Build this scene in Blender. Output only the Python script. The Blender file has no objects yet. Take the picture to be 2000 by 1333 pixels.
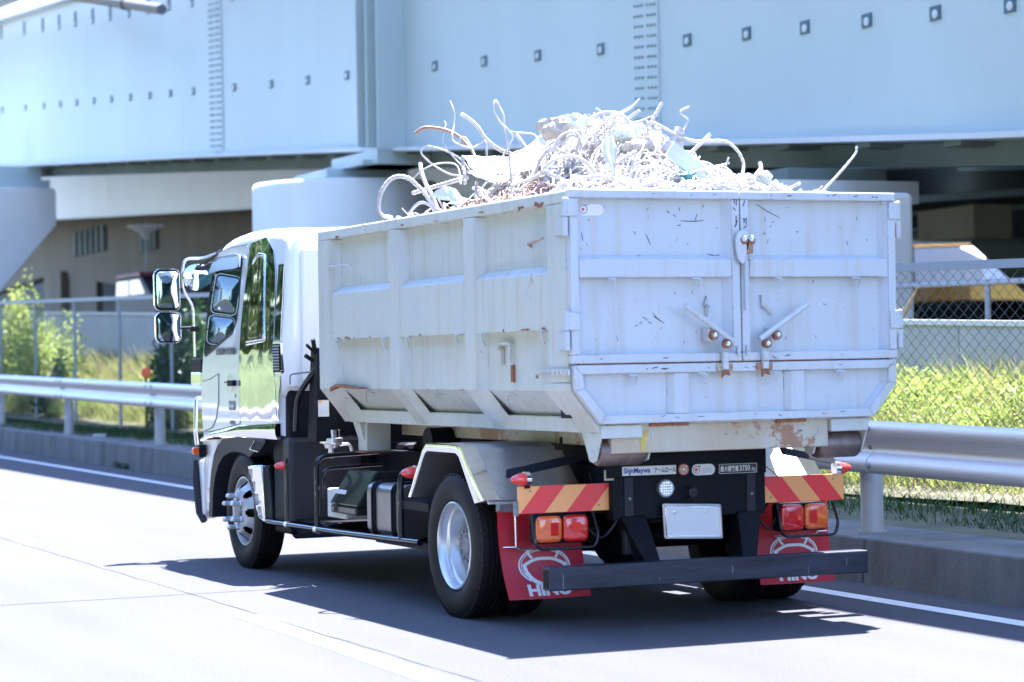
import bpy, bmesh, math, random
import numpy as np
from mathutils import Vector, Matrix
random.seed(7); rng=np.random.default_rng(11)
S=bpy.context.scene
COL=S.collection
# ------------------------------------------------ camera, sky, sun, exposure
cam=bpy.data.cameras.new('camera'); co=bpy.data.objects.new('camera',cam); COL.objects.link(co)
CP=Vector((-6.608,-11.879,1.529))
yaw,pit,rol=[math.radians(a) for a in (-23.762,0.447,-1.018)]
F=Vector((math.sin(-yaw)*math.cos(pit),math.cos(yaw)*math.cos(pit),math.sin(pit)))
R0=Vector((math.cos(yaw),math.sin(yaw),0)); U0=R0.cross(F)
Rr=R0*math.cos(rol)+U0*math.sin(rol); Uu=U0*math.cos(rol)-R0*math.sin(rol)
M=Matrix((Rr,Uu,-F)).transposed().to_4x4(); M.translation=CP
co.matrix_world=M
cam.lens=4733.86/2000*36; cam.sensor_width=36; cam.clip_start=.5; cam.clip_end=1500
cam.dof.use_dof=True; cam.dof.focus_distance=15.8; cam.dof.aperture_fstop=2.5
S.camera=co
SUN=Vector((.60,.50,2.44)).normalized()
EL=math.asin(SUN.z); AZ=math.atan2(SUN.x,SUN.y)
W=bpy.data.worlds.new('World'); S.world=W; W.use_nodes=True
nt=W.node_tree; sky=nt.nodes.new('ShaderNodeTexSky'); sky.sky_type='NISHITA'; sky.sun_disc=False
sky.sun_elevation=EL; sky.sun_rotation=AZ; sky.air_density=1.0; sky.dust_density=.4; sky.ozone_density=3.0
bg=nt.nodes['Background']; nt.links.new(sky.outputs[0],bg.inputs[0]); bg.inputs[1].default_value=0.12
sl=bpy.data.lights.new('sun','SUN'); sl.energy=5.0; sl.angle=math.radians(.5); sl.color=(1,.935,.80)
so=bpy.data.objects.new('sun',sl); COL.objects.link(so); so.rotation_euler=(-SUN).to_track_quat('-Z','Y').to_euler()
S.view_settings.view_transform='Standard'; S.view_settings.look='None'; S.view_settings.gamma=1
S.view_settings.use_curve_mapping=False; S.view_settings.exposure=2.8; S.view_settings.use_white_balance=True; S.view_settings.white_balance_temperature=5600; S.view_settings.white_balance_tint=19
S.render.engine='CYCLES'
# ------------------------------------------------ materials
def mat(name,col,rough=.5,metal=0,noise=None,bump=None,spec=.5,coat=0,trans=0,emit=None):
    m=bpy.data.materials.new(name); m.use_nodes=True; n=m.node_tree; b=n.nodes['Principled BSDF']
    b.inputs['Base Color'].default_value=(*col,1); b.inputs['Roughness'].default_value=rough
    b.inputs['Metallic'].default_value=metal; b.inputs['Specular IOR Level'].default_value=spec
    b.inputs['Coat Weight'].default_value=coat
    if emit: b.inputs['Emission Color'].default_value=(*emit[:3],1); b.inputs['Emission Strength'].default_value=emit[3]
    tc=None
    if noise or bump: tc=n.nodes.new('ShaderNodeTexCoord')
    if noise:
        sc,amt=noise[:2]
        t=n.nodes.new('ShaderNodeTexNoise'); t.inputs['Scale'].default_value=sc; t.inputs['Detail'].default_value=8
        t.inputs['Roughness'].default_value=.65
        mp=n.nodes.new('ShaderNodeMapping'); n.links.new(tc.outputs['Object'],mp.inputs[0]); n.links.new(mp.outputs[0],t.inputs[0])
        if len(noise)>2: mp.inputs['Scale'].default_value=noise[2]
        r=n.nodes.new('ShaderNodeValToRGB'); r.color_ramp.elements[0].position=.3; r.color_ramp.elements[1].position=.7
        r.color_ramp.elements[0].color=(*[c*(1-amt) for c in col],1); r.color_ramp.elements[1].color=(*[min(1,c*(1+amt)) for c in col],1)
        n.links.new(t.outputs[0],r.inputs[0]); n.links.new(r.outputs[0],b.inputs['Base Color'])
    if bump:
        t=n.nodes.new('ShaderNodeTexNoise'); t.inputs['Scale'].default_value=bump[0]; t.inputs['Detail'].default_value=bump[3] if len(bump)>3 else 4
        mp=n.nodes.new('ShaderNodeMapping'); n.links.new(tc.outputs['Object'],mp.inputs[0]); n.links.new(mp.outputs[0],t.inputs[0])
        if len(bump)>2: mp.inputs['Scale'].default_value=bump[2]
        bp=n.nodes.new('ShaderNodeBump'); bp.inputs['Strength'].default_value=1; bp.inputs['Distance'].default_value=bump[1]
        n.links.new(t.outputs[0],bp.inputs['Height']); n.links.new(bp.outputs[0],b.inputs['Normal'])
    if trans:
        out=n.nodes['Material Output']; tr=n.nodes.new('ShaderNodeBsdfTranslucent'); mx=n.nodes.new('ShaderNodeMixShader')
        mx.inputs[0].default_value=trans; 
        if noise: n.links.new(r.outputs[0],tr.inputs[0])
        else: tr.inputs[0].default_value=(*col,1)
        n.links.new(b.outputs[0],mx.inputs[1]); n.links.new(tr.outputs[0],mx.inputs[2]); n.links.new(mx.outputs[0],out.inputs[0])
    return m
def worn(name,col,stain,rust=.5,edge=True,spot=.66,rough=.42,dark=(.05,.045,.06)):
    """chipped, stained paint: rust spots, run streaks and bare dark edges"""
    m=bpy.data.materials.new(name); m.use_nodes=True; n=m.node_tree; N=n.nodes; L=n.links; b=N['Principled BSDF']
    tc=N.new('ShaderNodeTexCoord')
    def noise(sc,det=6,scale=(1,1,1),ro=.6):
        t=N.new('ShaderNodeTexNoise'); t.inputs['Scale'].default_value=sc; t.inputs['Detail'].default_value=det; t.inputs['Roughness'].default_value=ro
        mp=N.new('ShaderNodeMapping'); mp.inputs['Scale'].default_value=scale; L.new(tc.outputs['Object'],mp.inputs[0]); L.new(mp.outputs[0],t.inputs[0]); return t.outputs[0]
    def ramp(x,a,bb,va=0,vb=1):
        r=N.new('ShaderNodeMapRange'); r.inputs[1].default_value=a; r.inputs[2].default_value=bb; r.inputs[3].default_value=va; r.inputs[4].default_value=vb; L.new(x,r.inputs[0]); return r.outputs[0]
    def mix(f,c1,c2):
        x=N.new('ShaderNodeMix'); x.data_type='RGBA'; L.new(f,x.inputs[0])
        for s,c in ((6,c1),(7,c2)):
            if isinstance(c,tuple): x.inputs[s].default_value=(*c,1)
            else: L.new(c,x.inputs[s])
        return x.outputs[2]
    def mul(a,c):
        x=N.new('ShaderNodeMath'); x.operation='MULTIPLY'; L.new(a,x.inputs[0])
        if isinstance(c,float): x.inputs[1].default_value=c
        else: L.new(c,x.inputs[1])
        return x.outputs[0]
    c=mix(ramp(noise(1.6,5),.35,.7),col,stain)
    c=mix(mul(ramp(noise(2.2,5,(6,6,.4)),.50,.78),.55),c,(.42,.34,.22))
    c=mix(mul(ramp(noise(1.1,8,(1,1,1),.8),spot,spot+.03),rust),c,(.30,.11,.04))
    c=mix(mul(ramp(noise(14,4,(1,1,1.5),.7),.70,.715),.8),c,dark)
    if edge:
        bv=N.new('ShaderNodeBevel'); bv.inputs[0].default_value=.012; bv.samples=4
        g=N.new('ShaderNodeNewGeometry'); d=N.new('ShaderNodeVectorMath'); d.operation='DOT_PRODUCT'
        L.new(bv.outputs[0],d.inputs[0]); L.new(g.outputs['Normal'],d.inputs[1])
        e=ramp(d.outputs['Value'],.97,.85)
        f=mul(e,ramp(noise(9,6,(1,1,1),.75),.53,.57))
        c=mix(f,c,mix(ramp(noise(3,3),.45,.55),dark,(.33,.14,.05)))
    L.new(c,b.inputs['Base Color']); b.inputs['Roughness'].default_value=rough
    bp=N.new('ShaderNodeBump'); bp.inputs['Distance'].default_value=.03; L.new(noise(2.4,2),bp.inputs['Height']); L.new(bp.outputs[0],b.inputs['Normal'])
    return m
MT={}
MT['cont']=worn('grey_paint',(.51,.525,.50),(.54,.55,.49),.7)
MT['contr']=worn('grey_paint_rear',(.50,.52,.54),(.53,.545,.55),.6,spot=.69)
MT['contp']=worn('grey_paint_smooth',(.49,.515,.55),(.53,.545,.56),.4,edge=False,spot=.70)
MT['rusty']=worn('rust_streaked_paint',(.52,.49,.40),(.42,.30,.17),.8,spot=.52)
MT['rust']=mat('rust',(.28,.11,.05),.8,noise=(40,.5))
MT['roller']=mat('worn_roller_steel',(.20,.15,.13),.45,.5,noise=(9,.5))
MT['white']=mat('white_car_paint',(.80,.80,.80),.25,noise=(2,.02),coat=.6)
MT['silver']=mat('door_paint',(.66,.67,.68),.18,noise=(2,.02),coat=1)
MT['chrome']=mat('chrome',(.80,.81,.82),.03,1,bump=(3.0,.006,(1,1.6,.5),0))
MT['chrome2']=mat('polished_steel',(.80,.81,.82),.12,1,bump=(14,.002))
MT['mirror']=mat('mirror_glass',(.55,.64,.68),.01,1)
MT['steelsheet']=mat('brushed_steel',(.62,.63,.65),.3,.9,noise=(6,.15),bump=(8,.002))
MT['glass']=mat('dark_window_glass',(.010,.03,.036),.02,spec=.6)
MT['tint']=mat('smoked_plastic',(.03,.035,.03),.12,spec=.4)
MT['black']=mat('black_chassis',(.004,.005,.009),.55,noise=(9,.5),spec=.18)
MT['blackgloss']=mat('black_pipe_paint',(.008,.010,.016),.15,coat=.3,spec=.3)
MT['plastic']=mat('grey_black_plastic',(.020,.021,.028),.5,spec=.3)
MT['rubber']=mat('tyre_rubber',(.011,.010,.011),.62,spec=.25,noise=(30,.35),bump=(60,.0015))
MT['rimsteel']=mat('painted_rim',(.60,.62,.65),.3,.55,noise=(12,.12))
MT['hub']=mat('hub_steel',(.22,.23,.25),.5,.5,noise=(20,.4))
MT['rimdirty']=mat('dusty_rim',(.50,.50,.52),.42,.35,noise=(8,.2))
MT['tank']=mat('tank_metal',(.22,.21,.22),.32,.7,noise=(5,.15))
MT['red']=mat('red_flap_rubber',(.58,.025,.045),.4,noise=(7,.12),trans=.25)
MT['wprint']=mat('white_print',(.75,.75,.75),.5)
MT['bprint']=mat('black_print',(.03,.03,.04),.5)
MT['blueprint']=mat('blue_print',(.01,.05,.35),.5)
MT['orange']=mat('orange_reflector',(.95,.40,.12),.35,spec=.7)
MT['redref']=mat('red_reflector',(.82,.03,.03),.35,spec=.7)
MT['lensred']=mat('red_lens',(.65,.012,.01),.12,coat=1,noise=(30,.25))
MT['lenslit']=mat('bright_red_lens',(.85,.05,.03),.12,coat=1)
MT['lensor']=mat('amber_lens',(.80,.13,.02),.12,coat=1,noise=(30,.15))
MT['lenspink']=mat('side_marker_lens',(.80,.06,.04),.2,coat=1)
MT['plate']=mat('plate_white',(.80,.82,.82),.4)
MT['sticker']=mat('sticker_white',(.75,.75,.73),.5)
def asphalt():
    m=mat('asphalt',(.092,.093,.106),.88,spec=.25,bump=(220,.006)); n=m.node_tree; N=n.nodes; L=n.links; tc=N.new('ShaderNodeTexCoord'); prev=None
    for sc,scale,lo,hi,a,b in ((170,(1,1,1),.35,.65,.62,1.38),(45,(1,1,1),.3,.7,.90,1.10),(.9,(1,.25,1),.3,.7,.93,1.06),(2.2,(1,.06,1),.35,.7,.95,1.04)):
        t=N.new('ShaderNodeTexNoise'); t.inputs['Scale'].default_value=sc; t.inputs['Detail'].default_value=5; mp=N.new('ShaderNodeMapping'); mp.inputs['Scale'].default_value=scale
        L.new(tc.outputs['Object'],mp.inputs[0]); L.new(mp.outputs[0],t.inputs[0]); r=N.new('ShaderNodeMapRange'); L.new(t.outputs[0],r.inputs[0])
        for i,v in enumerate((lo,hi,a,b)): r.inputs[i+1].default_value=v
        if prev is None: prev=r.outputs[0]
        else:
            x=N.new('ShaderNodeMath'); x.operation='MULTIPLY'; L.new(prev,x.inputs[0]); L.new(r.outputs[0],x.inputs[1]); prev=x.outputs[0]
    v=N.new('ShaderNodeVectorMath'); v.operation='SCALE'; v.inputs[0].default_value=(.081,.081,.090); L.new(prev,v.inputs['Scale']); L.new(v.outputs[0],N['Principled BSDF'].inputs['Base Color']); return m
MT['asphalt']=asphalt()
MT['line']=mat('road_paint',(.70,.70,.69),.6,noise=(40,.08))
MT['crack']=mat('crack_filler',(.045,.045,.045),.8)
MT['kerb']=mat('kerb_concrete',(.135,.135,.13),.85,noise=(1.6,.45,(1,1,.35)),bump=(30,.004))
MT['kerbtop']=mat('kerb_top_concrete',(.30,.30,.28),.85,noise=(3,.2),bump=(30,.003))
MT['pier']=mat('pier_concrete',(.66,.66,.62),.85,noise=(.7,.10,(1,1,.3)),bump=(20,.003))
MT['pierw']=mat('pale_pier_concrete',(.80,.80,.76),.85,noise=(.7,.07,(1,1,.3)),bump=(20,.003))
MT['redroof']=mat('dull_red_roof',(.28,.03,.04),.5)
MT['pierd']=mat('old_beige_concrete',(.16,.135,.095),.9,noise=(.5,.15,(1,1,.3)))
MT['girder']=mat('girder_paint',(.48,.565,.565),.45,noise=(.6,.05,(1,.6,.3)))
MT['boltp']=mat('weathered_bolt_paint',(.20,.28,.30),.5)
MT['pipe']=mat('dark_pipe',(.13,.13,.14),.5)
MT['girder2']=mat('girder_paint_pale',(.62,.64,.66),.5,noise=(.3,.05))
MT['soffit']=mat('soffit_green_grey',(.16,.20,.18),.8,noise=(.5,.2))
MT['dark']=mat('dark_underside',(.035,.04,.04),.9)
MT['galv']=mat('galvanised_rail',(.58,.57,.57),.38,.35,noise=(1.2,.07,(1,.2,3)))
MT['post']=mat('grey_post_paint',(.42,.42,.42),.5,.1,noise=(4,.1))
MT['fence']=mat('fence_paint',(.30,.33,.36),.5,.2)
MT['wire']=mat('fence_wire',(.20,.22,.22),.45,.5)
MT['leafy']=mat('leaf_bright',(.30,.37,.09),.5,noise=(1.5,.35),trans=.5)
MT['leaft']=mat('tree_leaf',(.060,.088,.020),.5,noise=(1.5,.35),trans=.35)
MT['lug']=mat('lug_teal',(.07,.13,.16),.5)
MT['dark2']=MT['lug']
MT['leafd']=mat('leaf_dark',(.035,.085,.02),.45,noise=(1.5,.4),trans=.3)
MT['dry']=mat('dry_grass',(.45,.36,.22),.7,trans=.35)
MT['grass']=mat('grass_blades',(.33,.37,.11),.6,noise=(.9,.4),trans=.45)
MT['soil']=mat('weedy_soil',(.10,.095,.05),.95,noise=(2,.4),bump=(12,.03))
MT['bark']=mat('bark',(.09,.065,.045),.9,noise=(8,.4))
MT['wall']=mat('panel_wall_grey',(.42,.42,.42),.8,noise=(2,.12))
MT['scrap']=mat('cement_dusted_steel',(.46,.44,.43),.6,noise=(14,.25))
MT['scrapr']=mat('rusty_bar',(.34,.20,.14),.75,noise=(25,.4))
MT['sheet']=mat('pale_sheet_scrap',(.58,.60,.57),.55,noise=(6,.15),bump=(8,.01))
MT['mint']=mat('mint_paint_scrap',(.52,.56,.50),.6,noise=(5,.2),bump=(10,.02))
MT['rubble']=mat('rubble',(.42,.38,.34),.9,noise=(12,.3),bump=(25,.02))
# ------------------------------------------------ mesh helpers
def wloc(p):
    v=Vector((0,0,0))
    while p is not None: v=v+p.location; p=p.parent
    return v
def finish(me,name,m,parent,smooth=None,bevel=0):
    o=bpy.data.objects.new(name,me); COL.objects.link(o)
    if parent is not None:
        o.parent=parent; off=wloc(parent); me.transform(Matrix.Translation(-off))
    for x in (m if isinstance(m,(list,tuple)) else [m]): me.materials.append(x)
    if smooth:
        me.polygons.foreach_set('use_smooth',[True]*len(me.polygons)); me.set_sharp_from_angle(angle=math.radians(smooth))
    if bevel:
        b=o.modifiers.new('bevel','BEVEL'); b.width=bevel; b.segments=2; b.limit_method='ANGLE'; b.angle_limit=math.radians(40); b.harden_normals=False
    return o
class MB:
    def __init__(s): s.v=[]; s.f=[]; s.mi=[]; s.cur=0
    def add(s,vs,fs):
        k=len(s.v); s.v.extend([tuple(p) for p in vs]); s.f.extend([tuple(i+k for i in f) for f in fs]); s.mi.extend([s.cur]*len(fs)); return s
    def box(s,x0,x1,y0,y1,z0,z1):
        vs=[(x,y,z) for z in (z0,z1) for y in (y0,y1) for x in (x0,x1)]
        return s.add(vs,[(0,2,3,1),(4,5,7,6),(0,1,5,4),(2,6,7,3),(0,4,6,2),(1,3,7,5)])
    def hexa(s,b,t):   # bottom 4, top 4 rings
        return s.add(list(b)+list(t),[(3,2,1,0),(4,5,6,7)]+[(i,(i+1)%4,4+(i+1)%4,4+i) for i in range(4)])
    def quad(s,*p): return s.add(p,[tuple(range(len(p)))])
    def loft(s,rings,cap=True,closed=True):
        n=len(rings[0]); vs=[p for r in rings for p in r]; fs=[]
        for i in range(len(rings)-1):
            for j in range(n if closed else n-1):
                a=i*n+j; b=i*n+(j+1)%n; fs.append((a,b,b+n,a+n))
        if cap: fs.append(tuple(range(n))[::-1]); fs.append(tuple((len(rings)-1)*n+j for j in range(n)))
        return s.add(vs,fs)
    def prism(s,poly,axis,a,b):
        def P(p,t):
            return {'X':(t,p[0],p[1]),'Y':(p[0],t,p[1]),'Z':(p[0],p[1],t)}[axis]
        return s.loft([[P(p,a) for p in poly],[P(p,b) for p in poly]])
    def tube(s,pts,r,n=8,cap=True,closed=False,rr=None):
        pts=[Vector(p) for p in pts]; rings=[]; m=len(pts); up=None
        for i,p in enumerate(pts):
            if closed: d=(pts[(i+1)%m]-pts[i-1])
            else: d=(pts[min(i+1,m-1)]-pts[max(i-1,0)])
            if d.length<1e-9: d=Vector((0,0,1))
            d.normalize()
            if up is None:
                up=Vector((0,0,1)) if abs(d.z)<.9 else Vector((1,0,0))
            x=up-d*up.dot(d)
            if x.length<1e-4: x=d.orthogonal()
            x.normalize(); up=x; y=d.cross(x)
            q=r if rr is None else rr[i]
            rings.append([p+(x*math.cos(t)+y*math.sin(t))*q for t in [2*math.pi*k/n for k in range(n)]])
        if closed: rings.append(rings[0]); cap=False
        return s.loft(rings,cap)
    def cyl(s,a,b,r,n=16,r2=None): return s.tube([a,b],r,n,rr=[r,r if r2 is None else r2])
    def lathe(s,prof,c,axis='X',n=48,sg=1,closed=False,skip=None):
        rings=[]
        for k in range(n):
            t=2*math.pi*k/n; cc,ss=math.cos(t),math.sin(t); ring=[]
            for r,a in prof:
                ring.append({'X':(c[0]+a*sg,c[1]+r*cc,c[2]+r*ss),'Y':(c[0]+r*cc,c[1]+a*sg,c[2]+r*ss),'Z':(c[0]+r*cc,c[1]+r*ss,c[2]+a*sg)}[axis])
            rings.append(ring)
        m=len(prof); vs=[p for r in rings for p in r]; fs=[]
        for k in range(n):
            for j in range(m if closed else m-1):
                if skip and skip(k,j): continue
                a=k*m+j; b=k*m+(j+1)%m; c2=((k+1)%n)*m+(j+1)%m; d=((k+1)%n)*m+j
                fs.append((a,b,c2,d))
        return s.add(vs,fs)
    def strip(s,pts,w,axis='X'):  # flat ribbon in YZ or XZ plane given by normal axis
        L=[];Rr_=[]
        for i,p in enumerate(pts):
            d=Vector(pts[min(i+1,len(pts)-1)])-Vector(pts[max(i-1,0)]); nn={'X':Vector((1,0,0)),'Y':Vector((0,1,0)),'Z':Vector((0,0,1))}[axis]
            q=d.cross(nn).normalized()*(w if not isinstance(w,list) else w[i])/2
            L.append(Vector(p)+q); Rr_.append(Vector(p)-q)
        return s.loft([L,Rr_],cap=False,closed=False)
    def build(s,name,m,parent=None,smooth=None,bevel=0):
        me=bpy.data.meshes.new(name); me.from_pydata(s.v,[],s.f)
        if any(s.mi): me.polygons.foreach_set('material_index',s.mi)
        bm=bmesh.new(); bm.from_mesh(me); bmesh.ops.recalc_face_normals(bm,faces=bm.faces); bm.to_mesh(me); bm.free()
        me.update(); return finish(me,name,m,parent,smooth,bevel)
def raw(name,verts,faces,m,parent=None):
    """fast numpy mesh, all faces the same size"""
    verts=np.asarray(verts,dtype=np.float32); faces=np.asarray(faces,dtype=np.int32); k=faces.shape[1]
    me=bpy.data.meshes.new(name); me.vertices.add(len(verts)); me.vertices.foreach_set('co',verts.ravel())
    me.loops.add(faces.size); me.loops.foreach_set('vertex_index',faces.ravel())
    me.polygons.add(len(faces)); me.polygons.foreach_set('loop_start',np.arange(0,faces.size,k,dtype=np.int32))
    try: me.polygons.foreach_set('loop_total',np.full(len(faces),k,dtype=np.int32))
    except Exception: pass
    me.update(calc_edges=True); return finish(me,name,m,parent)
def leaves(C,size,seed,up=.3,asp=1.9):
    r=np.random.default_rng(seed); n=len(C); d=r.normal(size=(n,3)); d/=np.linalg.norm(d,axis=1)[:,None]
    e=r.normal(size=(n,3)); e[:,2]+=up; e-=d*(e*d).sum(1)[:,None]; e/=np.linalg.norm(e,axis=1)[:,None]
    sz=size*(.6+.8*r.random(n))[:,None]
    a=C-d*sz*asp/2; b=C+e*sz/2; c=C+d*sz*asp/2; f=C-e*sz/2
    V=np.stack([a,b,c,f],1).reshape(-1,3); Fc=np.arange(4*n).reshape(n,4); return V,Fc
def empty(name,loc,label=None,cat=None,group=None):
    o=bpy.data.objects.new(name,None); COL.objects.link(o); o.location=loc; o.empty_display_size=.2
    tag(o,label,cat,group); return o
def tag(o,label=None,cat=None,group=None,kind=None):
    if label: o['label']=label
    if cat: o['category']=cat
    if group: o['group']=group
    if kind: o['kind']=kind
    return o
def spline(P,k=8):
    P=[Vector(p) for p in P]; P=[P[0]*2-P[1]]+P+[P[-1]*2-P[-2]]; o=[]
    for i in range(1,len(P)-2):
        for j in range(k):
            t=j/k; a,b,c,d=P[i-1:i+3]
            o.append(.5*((2*b)+(c-a)*t+(2*a-5*b+4*c-d)*t*t+(3*b-a-3*c+d)*t**3))
    o.append(P[-2]); return o
def fillet(P,r,k=5):
    P=[Vector(p) for p in P]; o=[P[0]]
    for i in range(1,len(P)-1):
        a=(P[i-1]-P[i]); b=(P[i+1]-P[i]); ra=min(r,a.length*.49,b.length*.49); a=P[i]+a.normalized()*ra; b=P[i]+b.normalized()*ra
        for j in range(k+1):
            t=j/k; o.append(a*(1-t)**2+P[i]*2*t*(1-t)+b*t*t)
    o.append(P[-1]); return o
def rrect(w,h,r,k=4):
    o=[]
    for cx,cy,a0 in ((w/2-r,h/2-r,0),(-w/2+r,h/2-r,90),(-w/2+r,-h/2+r,180),(w/2-r,-h/2+r,270)):
        for j in range(k+1):
            a=math.radians(a0+90*j/k); o.append((cx+r*math.cos(a),cy+r*math.sin(a)))
    return o
def text(s,loc,size,m,parent,rot='rear',name='lettering',sx=1,bold=0,align='LEFT',sheary=0):
    cu=bpy.data.curves.new(name,'FONT'); cu.body=s; cu.size=size; cu.extrude=.0006; cu.offset=bold; cu.align_x=align
    t=bpy.data.objects.new('tmp_text',cu); COL.objects.link(t); bpy.context.view_layer.update()
    me=bpy.data.meshes.new_from_object(t.evaluated_get(bpy.context.evaluated_depsgraph_get())); bpy.data.objects.remove(t)
    # rear: reads in XZ seen from -Y ; left: reads on the left side (X-), towards -Y
    if rot=='rear': Mx=Matrix(((sx,0,0,0),(0,0,-1,0),(0,1,0,0),(0,0,0,1)))
    else: Mx=Matrix(((0,0,-1,0),(-sx,0,0,0),(0,1,0,0),(0,0,0,1)))
    me.transform(Matrix.Translation(Vector(loc))@Mx); me.materials.clear()
    return finish(me,name,m,parent)
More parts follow.
